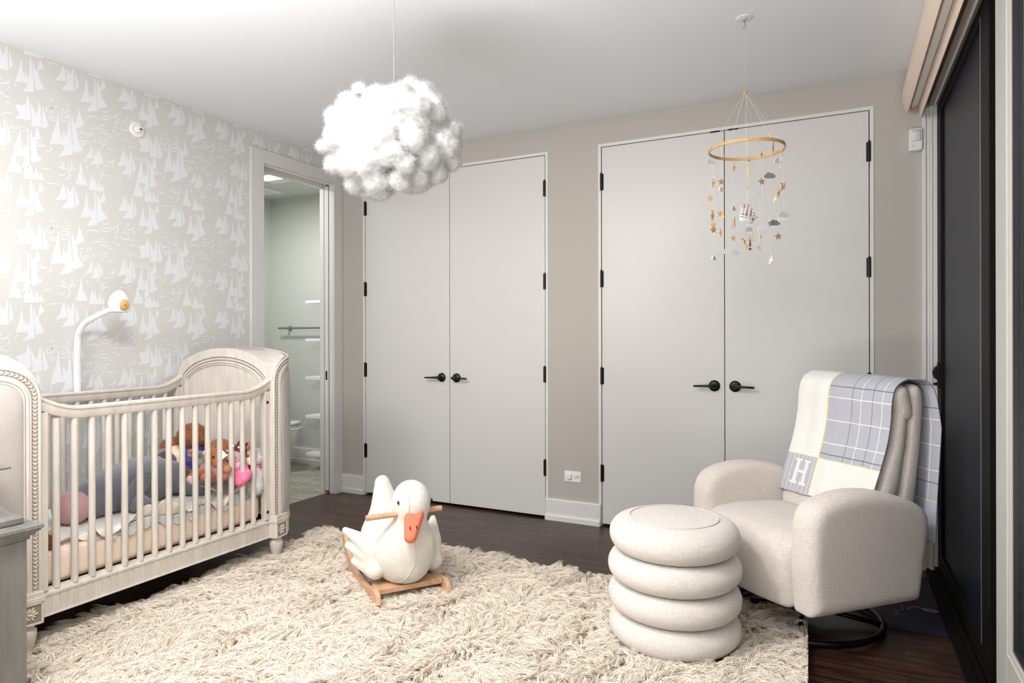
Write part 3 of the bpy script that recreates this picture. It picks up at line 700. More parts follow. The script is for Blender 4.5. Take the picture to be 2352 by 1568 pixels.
# corner blocks with rosettes, and turned feet
def corner(x, y, sx, sy):
    th = math.radians(9)
    nrm = np.array([sx*math.cos(th), sy*math.sin(th), 0]); tg = np.array([-nrm[1], nrm[0], 0])
    b = CB()
    def blk(w, d0, d1, z0, z1):
        c = np.array([x, y, 0]); vs = []
        for zz in (z0, z1):
            for u, v in ((-w, d0), (w, d0), (w, d1), (-w, d1)):
                q = c+tg*u+nrm*v; vs.append((q[0], q[1], zz))
        b.add(vs, [(0, 3, 2, 1), (4, 5, 6, 7), (0, 1, 5, 4), (1, 2, 6, 5), (2, 3, 7, 6), (3, 0, 4, 7)])
    blk(.046, -.06, .024, .142, .226); blk(.05, -.062, .03, .224, .243); blk(.047, -.06, .027, .240, .262)
    for (w0, w1, z0, z1) in ((-.046, -.036, .142, .226), (.036, .046, .142, .226)):
        c = np.array([x, y, 0]); vs = []
        for zz in (z0, z1):
            for u, v in ((w0, .02), (w1, .02), (w1, .029), (w0, .029)): q = c+tg*u+nrm*v; vs.append((q[0], q[1], zz))
        b.add(vs, [(0, 3, 2, 1), (4, 5, 6, 7), (0, 1, 5, 4), (1, 2, 6, 5), (2, 3, 7, 6), (3, 0, 4, 7)])
    blk(.046, .02, .029, .142, .150); blk(.046, .02, .029, .217, .226)
    o = b.build('corner_block', m_crib, crib, bevel=.002)
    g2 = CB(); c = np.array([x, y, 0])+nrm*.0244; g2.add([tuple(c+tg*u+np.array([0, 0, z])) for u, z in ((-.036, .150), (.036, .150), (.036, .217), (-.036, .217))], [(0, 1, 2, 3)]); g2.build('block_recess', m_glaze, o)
    r = CB(); c = np.array([x, y, .1835])+nrm*.0245
    for k in range(12):
        a = 2*PI*k/12; L_ = .024 if k % 2 else .030
        ax = tg*math.cos(a)+np.array([0, 0, 1])*math.sin(a); sd = np.cross(nrm, ax)
        r.ell(c+ax*L_*.62, (L_*.42, .0042, .0045), Matrix((ax, sd, nrm)).transposed(), 8, 6)
    r.ell(c+nrm*.002, (.008, .008, .005), None, 10, 8)
    r.build('rosette', m_crib, o, smooth=True)
    f = CB(); prof = [(.026, .145), (.03, .14), (.03, .134), (.024, .130), (.026, .126), (.0345, .118), (.036, .106), (.033, .085), (.027, .06), (.022, .043), (.0215, .038), (.0235, .034), (.018, .03), (.013, .022), (.011, .012), (.006, .006)]
    oo = len(f.v); seg = 48
    for (rr, z) in prof:
        for j in range(seg):
            a = 2*PI*j/seg; fl = 1-.07*(.5+.5*math.cos(12*a)) if .042 < z < .126 else 1
            f.v.append((x-nrm[0]*.012+rr*fl*math.cos(a), y-nrm[1]*.012+rr*fl*math.sin(a), z))
    for i in range(len(prof)-1):
        for j in range(seg): f.f.append((oo+i*seg+j, oo+(i+1)*seg+j, oo+(i+1)*seg+(j+1) % seg, oo+i*seg+(j+1) % seg)); f.m.append(0)
    f.f.append(tuple(oo+(len(prof)-1)*seg+j for j in range(seg))); f.m.append(0)
    f.build('foot', m_crib, crib, smooth=True)
corner(.813, -1.428, 1, 1); corner(.813, -2.650, 1, -1); corner(.067, -1.428, -1, 1); corner(.067, -2.650, -1, -1)

# posts
for (x0, x1) in ((.772, .806), (.066, .10)):
    for (a, b) in ((YA-.02, -2.571), (-1.507, YB+.03)):
        CB().box(x0, x1, a, b, .243, .93).build('post', m_crib, crib, bevel=.003)
cap = []
for z in (.872, .287):
    CB().tube([(.806, -1.493, z), (.809, -1.493, z)], .0075, 14).build('bolt_cap', m_hole, crib)

# rails: S-swept ends, moulded cap
def railz(y):
    L0, L1 = YA, YB; e = min(abs(y-L0), abs(y-L1)); k = max(0, 1-e/.17)
    return .945+.055*k**2.0
def rail(x0, x1, name='top_rail'):
    m = CB(); n = 80
    sec = [(x0, -.05), (x1, -.05), (x1+.004, -.045), (x1+.004, -.016), (x1+.009, -.012), (x1+.009, -.004), (x1+.004, 0), (x0-.004, 0), (x0-.009, -.004), (x0-.009, -.012), (x0-.004, -.016), (x0-.004, -.045)]
    k = len(sec)
    for i in range(n+1):
        y = YA-.012+(YB-YA+.024)*i/n; yy = min(max(y, YA), YB); z = railz(yy); dz = (railz(min(yy+.004, YB))-railz(max(yy-.004, YA)))/.008
        s = 1/math.sqrt(1+dz*dz)
        for a, b in sec: m.v.append((a, y-b*dz*s*.6, z+b*(s*.5+.5)))
    for i in range(n):
        for j in range(k): m.f.append((i*k+j, i*k+(j+1) % k, (i+1)*k+(j+1) % k, (i+1)*k+j)); m.m.append(0)
    m.f.append(tuple(range(k-1, -1, -1))); m.f.append(tuple(n*k+j for j in range(k))); m.m += [0, 0]
    m.build(name, m_crib, crib, smooth=True, auto=40)
rail(.776, .802); rail(.068, .094)
for x in (.789, .081):
    for i in range(15):
        y = -2.5345+i*.0687
        CB().tube([(x, y, .24), (x, y, .905)], .0134, 16).build('slat', m_crib, crib, smooth=True, auto=60)

# fluted front apron (and plain back one)
def apron(xf, sgn, flutes):
    m = CB(); ny, nz = (760, 18) if flutes else (4, 2); za, zb = .150, .222
    y0, y1 = YA+.012, YB-.006
    def X(y, z):
        if not flutes: return xf
        p = .0327; u = (y-y0-.012) % p-p/2; c = max(0, abs(z-.1855)-.0215); r = math.hypot(u, c)
        return xf-sgn*.006*max(0, 1-(r/.0078)**4)
    m.grid(lambda a, b: (X(y0+(y1-y0)*a, za+(zb-za)*b), y0+(y1-y0)*a, za+(zb-za)*b), ny, nz)
    if flutes:
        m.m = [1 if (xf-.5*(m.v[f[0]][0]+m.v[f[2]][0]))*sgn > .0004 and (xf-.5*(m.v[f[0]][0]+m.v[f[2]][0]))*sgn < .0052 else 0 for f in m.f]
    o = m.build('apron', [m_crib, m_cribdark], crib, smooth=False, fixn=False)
    r = CB()
    lo, hi = (xf-.03, xf) if sgn > 0 else (xf, xf+.03)
    r.box(lo, hi-.001, y0, y1, .148, .224).prism([(xf-sgn*.035, .222), (xf+sgn*.003, .222), (xf+sgn*.003, .232), (xf-sgn*.003, .238), (xf-sgn*.006, .246), (xf-sgn*.035, .246)], y0, y1, 'y')
    r.prism([(xf-sgn*.03, .142), (xf+sgn*.001, .142), (xf+sgn*.004, .145), (xf+sgn*.002, .152), (xf-sgn*.03, .152)], y0, y1, 'y')
    r.build('apron_moulding', m_crib, o, bevel=.001)
apron(.8, 1, True); apron(.08, -1, False)
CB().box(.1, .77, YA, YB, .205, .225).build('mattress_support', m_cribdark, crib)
CB().tube([(.42, -1.62, .205), (.42, -1.62, .03)], .02, 12).build('support_leg', m_plastic, crib)

# ================================================================ MATTRESS
def dots_material():
    m = bpy.data.materials.new('peach_dotted_sheet'); m.use_nodes = True; nt = m.node_tree; L = nt.links; b = nt.nodes['Principled BSDF']
    tc = N(nt, 'ShaderNodeTexCoord'); v = N(nt, 'ShaderNodeTexVoronoi', Scale=150.0); v.inputs['Randomness'].default_value = .45; L.new(tc.outputs['Object'], v.inputs['Vector'])
    mr = N(nt, 'ShaderNodeMapRange'); mr.inputs[1].default_value = .22; mr.inputs[2].default_value = .32; mr.inputs[3].default_value = 1; mr.inputs[4].default_value = 0; L.new(v.outputs['Distance'], mr.inputs[0])
    mx = N(nt, 'ShaderNodeMix', data_type='RGBA'); mx.inputs['A'].default_value = lin((238, 219, 200)); mx.inputs['B'].default_value = lin((216, 152, 128)); L.new(mr.outputs[0], mx.inputs['Factor'])
    L.new(mx.outputs['Result'], b.inputs['Base Color']); b.inputs['Roughness'].default_value = .9
    return m
m_sheet = dots_material()
o = sdf_obj('mattress', lambda P: sd_box(P, (0, 0, 0), (.325, .545, .07), .03), (-.35, -.57, -.09), (.35, .57, .09), .012, m_sheet)
o.location = (.437, -2.04, .312); tag(o, 'crib mattress in a peach dotted fitted sheet', 'mattress')

# ================================================================ BABY BLANKET (plush with a satin ruffle)
m_plushw = mat('white_plush', (246, 244, 240), .95, bump=.3, bscale=170, bdist=.006, sheen=.3, var=.04, vscale=20)
m_satin = mat('cream_satin', (243, 232, 218), .32, sheen=.3)
blanket = thing('baby_blanket', 'white plush baby blanket with a cream satin ruffle, spread on the crib mattress', 'blanket', (.44, -2.0, .383))
edge_px = [(100, 1203, .70), (160, 1225, .72), (205, 1228, .735), (232, 1195, .745), (262, 1165, .748), (300, 1168, .75), (345, 1160, .75), (385, 1150, .75), (428, 1140, .75), (470, 1128, .75), (500, 1118, .75), (540, 1090, .74), (572, 1080, .735), (590, 1085, .73)]
E3 = np.array([at_x(a, b, x) for a, b, x in edge_px])
E3[:, 2] = np.clip(E3[:, 2], .386, .50)
def blk_pt(a, b):
    """a along the length 0..1 near->far, b across 0 back .. 1 front edge"""
    y = -2.56+a*(1.04); xe = np.interp(y, E3[:, 1], E3[:, 0]) if b > .8 else .74; xe = min(xe, .745)
    x = .13+(xe-.13)*b
    z = .392+.012*math.sin(9*y+5*x)*math.sin(6*x+2)+.008*math.sin(23*y)*b
    z += .035*max(0, 1-((y+1.62)/.16)**2)*max(0, 1-((x-.62)/.2)**2)
    z += .02*max(0, 1-((y+2.2)/.2)**2)*max(0, 1-((x-.72)/.08)**2)
    return np.array([x-.44, y+2.0, max(z, .390)-.383])
_pb = MB().grid(blk_pt, 90, 44).build('plush_body', m_plushw, blanket, smooth=True)
fuzz('plush_fur', _pb, 40000, .009, .0005, mat('plush_fibre', (248, 246, 243), .95), blanket, curl=.8)
def ruf(a, b):
    y = -2.55+a*1.02; p = blk_pt((y+2.56)/1.04, 1.0)
    w = math.sin(a*70+1.5*math.sin(a*9))*.6+math.sin(a*37+1)*.4; up = .5+.5*math.sin(a*11+2.4)
    return (p[0]+.008+b*.020*(1-.5*abs(w)), p[1]+.020*b*math.sin(a*48+1), p[2]+.004+b*(.016+.034*up)+.030*b*w-.03*b*b*(1-up))
def ruf_dn(a, b):
    y = -2.55+a*1.02; p = blk_pt((y+2.56)/1.04, 1.0); w = math.sin(a*80+1)
    return (p[0]+.006+.014*b+.005*b*w, p[1]+.01*b*math.cos(a*55), p[2]-.002-b*(.036+.008*w))
MB().grid(ruf, 300, 8).build('satin_ruffle', m_satin, blanket, smooth=True, solid=.0015)
_u = MB().grid(ruf_dn, 220, 5).build('plush_underside', m_plushw, blanket, smooth=True)
_f = mat('plush_fibre', (240, 238, 234), .95)
fuzz('plush_fur', _u, 16000, .010, .0005, _f, blanket, curl=.5, droop=.3)
def ruf2(a, b):
    x = .34+a*.36; w = math.sin(a*40)*.6+math.sin(a*21)*.4
    return (x-.44, -1.70+2.0+.03*math.sin(a*6)-b*.03*(1+.3*w), .045+.03*math.sin(a*PI)+b*(.018+.012*w))
MB().grid(ruf2, 110, 5).build('satin_ruffle', m_satin, blanket, smooth=True, solid=.0015)
def ruf3(a, b):
    x = .40+a*.33; w = math.sin(a*38)*.6+math.sin(a*17)*.4
    return (x-.44, -2.44+2.0+.04*math.sin(a*5)-b*.05, .02+b*(.012+.014*w))
MB().grid(ruf3, 90, 5).build('satin_ruffle', m_satin, blanket, smooth=True, solid=.0015)
# ================================================================ GREY CABINET AT THE LEFT EDGE
m_grey = mat('grey_washed_wood', (124, 122, 117), .45, var=.14, vscale=3, stretch=(9, 9, 1), bump=.1, bscale=30, bstretch=(8, 8, .5))
XD, YD, ZD = 1.197, -2.79, .608      # top corner nearest the crib
cab = thing('changing_dresser', 'grey washed wooden changing dresser with moulded top, at the left edge beside the crib', 'dresser', (.85, -3.5, 0))
class DB(MB):
    def build(s, name, mats, parent=None, **kw):
        s.v = [(a-.85, b+3.5, c) for a, b, c in s.v]; return super().build(name, mats, parent, **kw)
y9 = -4.3; x0 = .76
d = DB().box(x0, XD-.036, y9, YD-.034, .06, ZD-.05)
d.build('carcass', m_grey, cab, bevel=.003)
t = DB()
for ins, za, zb in ((.0, ZD-.014, ZD), (.006, ZD-.022, ZD-.014), (.016, ZD-.034, ZD-.022), (.028, ZD-.048, ZD-.034)): t.box(x0-.01, XD-ins, y9-.02, YD-ins, za, zb)
t.build('top', m_grey, cab, bevel=.003)
for ya, yb in ((-3.48, -2.90), (-4.25, -3.52)):
    for za, zb in ((.09, .31), (.325, .545)):
        dr = DB().box(XD-.0365, XD-.031, ya, yb, za, zb).build('drawer', m_grey, cab, bevel=.002)
        DB().lathe([(.006, XD-.032), (.006, XD-.02), (.014, XD-.012), (.012, XD-.004), (.003, XD-.002)], (0, (ya+yb)/2, (za+zb)/2), 16, axis='x').build('knob', m_black, dr, smooth=True)
for x in (x0+.03, XD-.07):
    for y in (y9+.04, YD-.07):
        DB().box(x-.025, x+.025, y-.025, y+.025, 0, .065).build('foot', m_grey, cab, bevel=.003)
tp = DB()
# cove-sided tray riser: rectangles stepping in along a hollow curve
prof = [(.062, .0), (.058, .004), (.058, .020), (.064, .024), (.068, .028)]
for k in range(13):
    a = PI/2*k/12; prof.append((.07+.075*(1-math.cos(a))*1.0+.0, .03+.11*math.sin(a)**1.0 if False else .03+.115*(1-math.cos(a)) ))
prof = prof[:5]+[(.07+.082*math.sin(PI/2*k/12), .03+.125*(1-math.cos(PI/2*k/12))) for k in range(13)]+[(.152, .165), (.135, .172), (.12, .176), (.095, .180), (.092, .186), (.096, .189)]
n = len(prof)
for ins, z in prof:
    for (xx, yy) in ((XD-ins, YD+.0-ins*.55), (XD-ins, y9), (x0, y9), (x0, YD-ins*.55)): tp.v.append((xx, yy, ZD+z))
for i in range(n-1):
    for j in range(4): tp.f.append((i*4+j, i*4+(j+1) % 4, (i+1)*4+(j+1) % 4, (i+1)*4+j)); tp.m.append(0)
tp.f.append(tuple((n-1)*4+j for j in range(4))); tp.m.append(0)
tp.build('cove_topper', m_grey, cab, smooth=True, auto=30)
# ================================================================ BOUCLE ARMCHAIR
def boucle(name, col, sc=170, st=.9, dist=.006):
    m = mat(name, col, .95, sheen=.35, var=.05, vscale=120)
    nt = m.node_tree; L = nt.links; b = nt.nodes['Principled BSDF']; tc = nt.nodes['Texture Coordinate']
    n1 = N(nt, 'ShaderNodeTexNoise', Scale=float(sc), Detail=3.0, Roughness=.55, Distortion=1.6); L.new(tc.outputs['Object'], n1.inputs['Vector'])
    bp = N(nt, 'ShaderNodeBump', Strength=st, Distance=dist); L.new(n1.outputs['Fac'], bp.inputs['Height']); L.new(bp.outputs[0], b.inputs['Normal'])
    return m
m_boucle = boucle('cream_boucle', (243, 232, 222))
m_boucle2 = boucle('cream_boucle_fine', (241, 233, 225), 190, .9, .005)
CH = thing('swivel_armchair', 'cream boucle swivel armchair with curved arms, a throw hung over its back', 'armchair', (3.453, -1.382, 0), math.atan2(-.714, -.70))
BZ = .17
def off(V, dz=BZ): return [(a, b+dz) for a, b in V]
ARM = off([(0, 0), (.012, .18), (.006, .34), (-.012, .388), (-.045, .418), (-.10, .438), (-.17, .451), (-.24, .454), (-.31, .449), (-.38, .437), (-.45, .418), (-.52, .392), (-.565, .366), (-.586, .335), (-.588, .29), (-.573, .2), (-.548, .06), (-.537, 0)])
def arm_fn(n0, n1):
    c, h = (n0+n1)/2, (n1-n0)/2
    def fn(P):
        bulge = .012*np.clip((P[:, 2]-BZ)/.4, 0, 1)
        return sd_ext(P[:, [0, 2]], (P[:, 1]-c), ARM, h, .042)
    return fn
sdf_obj('arm', arm_fn(-.135, 0), (-.62, -.16, .13), (.05, .03, .66), .011, m_boucle, CH, 2)
sdf_obj('arm', arm_fn(-.775, -.64), (-.62, -.80, .13), (.05, -.62, .66), .011, m_boucle, CH, 2)
SEAT = off([(.0, 0), (.022, .10), (.02, .19), (-.005, .243), (-.06, .268), (-.16, .278), (-.34, .27), (-.56, .25), (-.56, .02), (-.50, 0)])
def seat_fn(P):
    w = np.clip(1-((P[:, 1]+.387)/.30)**2, 0, 1); Q = P.copy(); Q[:, 0] -= .05*w*np.clip(1-np.abs(P[:, 0]), 0, 1); Q[:, 2] -= .014*w*(P[:, 2] > BZ+.2)
    return sd_ext(Q[:, [0, 2]], P[:, 1]+.387, SEAT, .275, .03)
sdf_obj('seat', seat_fn, (-.62, -.70, .13), (.13, -.09, .50), .012, m_boucle, CH, 2)
BACK = off([(-.44, .05), (-.56, .05), (-.655, .36), (-.685, .56), (-.705, .76), (-.700, .82), (-.675, .848), (-.645, .846), (-.632, .82), (-.615, .60), (-.575, .40), (-.50, .20)])
sdf_obj('backrest', lambda P: sd_ext(P[:, [0, 2]], P[:, 1]+.387, BACK, .262, .028), (-.76, -.68, .18), (-.40, -.09, 1.06), .012, m_boucle, CH, 2)
CUSH = off([(-.40, .25), (-.44, .25), (-.575, .40), (-.618, .60), (-.635, .76), (-.60, .775), (-.565, .74), (-.535, .60), (-.47, .42), (-.40, .30)])
sdf_obj('back_cushion', lambda P: sd_ext(P[:, [0, 2]], P[:, 1]+.387, CUSH, .258, .035), (-.68, -.68, .36), (-.34, -.09, 1.0), .012, m_boucle, CH, 2)
def pillow_fn(P):
    Q = P-np.array([-.604, -.387, BZ+.765]); Q = Q @ rotm('Y', 16)
    return sd_box(Q, (0, 0, 0), (.048, .262, .085), .046)
sdf_obj('headrest_pillow', pillow_fn, (-.72, -.68, .80), (-.50, -.09, 1.06), .011, m_boucle, CH, 2)
m_base = mat('black_base', (12, 12, 14), .3, metal=.3)
bs = MB(); cx, cyy, R = -.29, -.375, .305
ring = MB().tube([(cx+R*math.cos(2*PI*k/72), cyy+R*math.sin(2*PI*k/72), .02) for k in range(73)], .0135, 10, cap=False).build('base_ring', m_base, CH, smooth=True)
sp = MB()
for k in range(4):
    a = PI/4+k*PI/2; sp.tube([(cx+R*math.cos(a), cyy+R*math.sin(a), .022), (cx+.05*math.cos(a), cyy+.05*math.sin(a), .05)], .011, 8)
sp.build('spoke', m_base, ring, smooth=True)
MB().lathe([(.06, .04), (.05, .07), (.045, .12), (.045, .14)], (cx, cyy, 0), 24).build('swivel_column', m_base, CH, smooth=True, auto=40)
MB().box(cx-.2, cx+.2, cyy-.23, cyy+.23, .128, .176).box(cx-.15, cx+.15, cyy-.12, cyy+.12, .10, .13).build('glider_frame', m_base, CH, bevel=.004)

# ---- throw blanket, pattern woven into its faces
NL0, NR0 = -.655, -.135
fp = [(-.405, .325+BZ), (-.432, .40+BZ), (-.470, .50+BZ), (-.503, .60+BZ), (-.522, .70+BZ), (-.528, .78+BZ), (-.548, .842+BZ), (-.60, .876+BZ), (-.655, .877+BZ), (-.70, .868+BZ), (-.728, .835+BZ), (-.736, .78+BZ), (-.731, .66+BZ), (-.722, .50+BZ), (-.712, .33+BZ), (-.706, .19+BZ)]
path = np.array(smoothpath([(a, 0, b) for a, b in fp], 10)); sl = np.r_[0, np.cumsum(np.linalg.norm(np.diff(path, axis=0), axis=1))]; LTOT = sl[-1]; WID = NR0-NL0
def thr(s, t):
    """s metres from the front hem, t metres from the far (left) edge"""
    x = np.interp(s, sl, path[:, 0]); z = np.interp(s, sl, path[:, 2]); n = NL0+t
    back = np.clip((s-.62)/.3, 0, 1)
    n = n+back*(.055*(t/WID))+.012*np.clip(1-s/.3, 0, 1)*(1-2*t/WID)*.5
    amp = .004*np.clip(1-s/.5, 0, 1)+.006*back
    x = x+amp*math.sin(t*26+s*5)+.003*math.sin(t*55)
    if s < .62: x += .006*math.sin(PI*t/WID)
    z = z-.012*(t/WID)**2*np.clip(1-abs(s-.60)/.3, 0, 1)
    return x, n, z
GREY, CREAM, YEL, DARK, PALE, BLUE = [lin(c) for c in ((181, 182, 191), (233, 232, 226), (236, 224, 150), (112, 114, 126), (222, 222, 224), (182, 188, 200))]
SB = float(np.interp(-.531, -path[sl > .7][:, 2], sl[sl > .7]))
YS, YT = .178, .19        # yellow cross lines (from hem, from left)
def letter(u, v):  # slab-serif capital in a unit box, u right v up
    if 0 <= u <= 1 and 0 <= v <= 1:
        if .12 < u < .30 or .70 < u < .88: return True
        if .44 < v < .56 and .12 < u < .88: return True
        if (v < .1 or v > .9) and (u < .42 or u > .58): return True
    return False
def weave(s, t):
    if t < .006 or s < .006 or s > LTOT-.006:
        k = (s if t < .006 else t)/.0095
        return DARK if (k % 1) < .42 else PALE
    if abs(s-YS) < .0022 or abs(t-YT) < .0022: return YEL
    if s < YS and t < YT:      # striped corner with the letter
        if letter((t-.062)/.098, (s-.040)/.118): return CREAM
        return PALE if (t/.0245) % 1 < .13 else GREY
    if (s > YS) != (t > YT) or (s < YS and t > YT): return CREAM
    s2 = s-YS
    if s > SB+.004: return BLUE
    if s > SB-.004: return YEL
    a = (s2-.026)/.0525; b = (t-YT-.03)/.0525; r = .024
    if abs(a-round(a)) < r: return DARK if round(a) % 2 == 0 else CREAM
    if abs(b-round(b)) < r*.8: return DARK if round(b) % 2 == 0 else CREAM
    return GREY
NS, NTT = 330, 170
me = MB(); vs = [thr(LTOT*i/NS, WID*j/NTT) for i in range(NS+1) for j in range(NTT+1)]
fs = [(i*(NTT+1)+j, i*(NTT+1)+j+1, (i+1)*(NTT+1)+j+1, (i+1)*(NTT+1)+j) for i in range(NS) for j in range(NTT)]
me.add(vs, fs)
m_throw = mat('woven_wool', (255, 255, 255), .95, bump=.5, bscale=700, bdist=.0008, sheen=.25)
nt = m_throw.node_tree; at = N(nt, 'ShaderNodeAttribute', attribute_name='weave'); nt.links.new(at.outputs['Color'], nt.nodes['Principled BSDF'].inputs['Base Color'])
throw = me.build('throw_blanket', m_throw, None, smooth=True, fixn=False)
ca = throw.data.color_attributes.new('weave', 'FLOAT_COLOR', 'CORNER'); cols = np.ones((len(fs), 4, 4), np.float32); k = 0
for i in range(NS):
    for j in range(NTT): cols[k, :] = weave(LTOT*(i+.5)/NS, WID*(j+.5)/NTT); k += 1
ca.data.foreach_set('color', cols.ravel())
md = throw.modifiers.new('solid', 'SOLIDIFY'); md.thickness = .006; md.offset = 0
throw.location = CH.location; throw.rotation_euler = CH.rotation_euler
tag(throw, 'grey and cream checked wool throw with a letter H, hung over the armchair back', 'blanket')

# ================================================================ STACKED OTTOMAN
OC = (2.945, -1.415)
def ott_fn(ring_i):
    z0 = .028+ring_i*.1155
    def fn(P):
        r = np.hypot(P[:, 0], P[:, 1]); h = .128 if ring_i == 3 else .1165
        zc = z0+h/2; R = (.257, .259, .260, .254)[ring_i]; rc = h/2
        q0 = np.maximum(r-(R-rc*1.02), 0); dz = np.abs(P[:, 2]-zc)
        d = np.hypot(q0, dz*1.0)-rc
        return d if ring_i < 3 else d-.008*np.clip(1-(r/.2)**2, 0, 1)*(P[:, 2] > zc)
    return fn, z0, (.128 if ring_i == 3 else .1165)
ot = thing('stacked_ottoman', 'round cream boucle ottoman of four stacked rolls, in front of the armchair', 'ottoman', (OC[0], OC[1], 0))
for i in range(4):
    fn, z0, h = ott_fn(i)
    sdf_obj('roll' if i < 3 else 'top_roll', fn, (-.29, -.29, z0-.02), (.29, .29, z0+h+.03), .0115, m_boucle2, ot, 2)
MB().tube([(.172*math.cos(2*PI*k/64), .172*math.sin(2*PI*k/64), .5065) for k in range(65)], .0022, 6, cap=False).build('piping', m_boucle2, ot, smooth=True)

# ================================================================ ROCKING GOOSE
m_goose = boucle('ivory_teddy_fabric', (238, 233, 223), 260, .7, .003)
m_seam = mat('goose_seam', (216, 205, 190), .9)
m_beak = mat('coral_felt', (229, 123, 92), .85, bump=.15, bscale=400)
m_beech = mat('light_beech_wood', (216, 172, 134), .45, var=.1, vscale=4, stretch=(2, 12, 12), bump=.05, bscale=80)
G = thing('rocking_goose', 'white plush goose rocker with a coral beak on light wooden runners', 'rocking toy', (1.80, -1.577, 0), math.atan2(-.585, .81))
def goose_fn(P):
    d = sd_ell(P, (-.23, -.006, .225), (.235, .166, .142))
    d = smin(d, sd_ell(P, (-.10, 0, .235), (.135, .135, .145)), .05)
    d = smin(d, sd_ell(P, (-.16, 0, .15), (.17, .10, .075)), .05)
    d = smin(d, sd_cap(P, (-.075, 0, .30), (-.06, .008, .40), .105, .074), .05)
    d = smin(d, sd_ell(P, (-.045, .012, .462), (.100, .086, .098)), .035)
    d = smin(d, sd_cap(P, (-.38, 0, .28), (-.47, 0, .465), .10, .040), .07)
    return np.maximum(d, .092-P[:, 2])
gb = sdf_obj('body', goose_fn, (-.58, -.2, .07), (.1, .2, .62), .0085, m_goose, G, 2)
def beak_fn(P):
    d = sd_cap(P, (.02, .004, .415), (.078, -.034, .338), .042, .025)
    Q = P-np.array([.05, -.025, .375]); 
    return np.maximum(smin(d, d, .01), np.abs((P-np.array([.05, -.006, .375])) @ np.array([.80, -.18, .57]))-.029)
bk = sdf_obj('beak', beak_fn, (-.04, -.09, .28), (.15, .05, .48), .005, m_beak, G, 2)
for v in (-.036, -.006): MB().tube([(.080, v, .385), (.087, v-.001, .372)], .0022, 8).build('nostril', m_black, bk, smooth=True)
MB().ell((.006, -.066, .476), (.007, .004, .009)).build('eye', m_black, G, smooth=True)
MB().ell((.012, .091, .472), (.007, .004, .009)).build('eye', m_black, G, smooth=True)
def wing_fn(sg):
    def fn(P):
        Q = P.copy(); Q[:, 1] *= sg
        d = sd_cap(Q, (-.12, .135, .245), (-.33, .225, .288), .050, .016)
        d = smin(d, sd_cap(Q, (-.12, .14, .20), (-.30, .215, .222), .046, .020), .018)
        d = smin(d, sd_cap(Q, (-.10, .14, .155), (-.24, .20, .162), .044, .020), .018)
        return d
    return fn
sdf_obj('wing', wing_fn(-1), (-.37, -.28, .09), (-.04, -.08, .33), .007, m_goose, G, 2)
sdf_obj('wing', wing_fn(1), (-.37, .08, .09), (-.04, .28, .33), .007, m_goose, G, 2)
def project_seam(pts, r=.0024, name='seam'):
    """pull a polyline onto the goose surface along the SDF gradient"""
    P = np.array(smoothpath(pts, 6))
    for _ in range(14):
        d = goose_fn(P); e = 1e-3; g = np.stack([(goose_fn(P+np.eye(3)[k]*e)-d)/e for k in range(3)], 1); g /= np.maximum(np.linalg.norm(g, axis=1), 1e-6)[:, None]; P = P-g*d[:, None]*.8
    MB().tube([tuple(p) for p in P], r, 6).build(name, m_seam, gb, smooth=True)
project_seam([(.02, 0, .32), (.03, 0, .27), (.03, 0, .2), (0, -.04, .12), (-.03, -.07, .1)])
project_seam([(-.02, .06, .33), (0, .09, .28), (.01, .1, .2), (-.02, .09, .11)])
project_seam([(.04, -.03, .42), (.05, -.03, .47), (.02, -.03, .53), (-.04, -.02, .56)])
project_seam([(-.43, .03, .5), (-.4, .035, .42), (-.36, .03, .36)])
MB().tube([(-.02, -.205, .418), (-.02, .15, .421)], .0125, 20).build('handlebar', m_beech, G, smooth=True, auto=50)
RUN = [(.035, .025), (.045, .05), (.03, .085), (.0, .098), (-.05, .092), (-.12, .08), (-.22, .072), (-.33, .076), (-.42, .098), (-.50, .138), (-.56, .182), (-.585, .196), (-.605, .19), (-.615, .165), (-.58, .118), (-.50, .068), (-.40, .03), (-.28, .01), (-.15, .006), (-.06, .012), (0, .012)]
for v in (-.175, .155):
    rn = MB().prism(RUN, v, v+.022, 'y').build('runner', m_beech, G, bevel=.004)
    for (dd, zz) in ((-.08, .055), (-.06, .035), (-.46, .10), (-.44, .08)): MB().tube([(dd, v-.0008, zz), (dd, v+.0008, zz)], .003, 8).build('screw', m_black, rn)
for d0 in (-.115, -.46): MB().box(d0, d0+.09, -.153, .155, .066, .090).build('crossbar', m_beech, G, bevel=.003)

# ================================================================ SHAG RUG
m_rugback = mat('rug_backing', (208, 190, 166), .95)
m_pile = bpy.data.materials.new('shag_pile'); m_pile.use_nodes = True
nt = m_pile.node_tree; b = nt.nodes['Principled BSDF']; hi = N(nt, 'ShaderNodeHairInfo'); cr = N(nt, 'ShaderNodeValToRGB'); e = cr.color_ramp.elements
e[0].color = lin((230, 212, 190)); e[1].color = lin((249, 243, 233)); x = e.new(.35); x.color = lin((243, 231, 215))
nt.links.new(hi.outputs['Random'], cr.inputs[0]); nt.links.new(cr.outputs[0], b.inputs['Base Color']); b.inputs['Roughness'].default_value = .75; b.inputs['Specular IOR Level'].default_value = .2
RX0, RX1a, RX1b, RY0, RY1 = .70, 3.405, 3.50, -3.15, -.92
rug = MB().prism([(RX0, RY0), (RX1b, RY0), (RX1a, RY1), (RX0, RY1)], 0, .012, 'z').build('shag_rug', m_rugback)
tag(rug, 'long haired cream shag rug on the dark floor', 'rug')
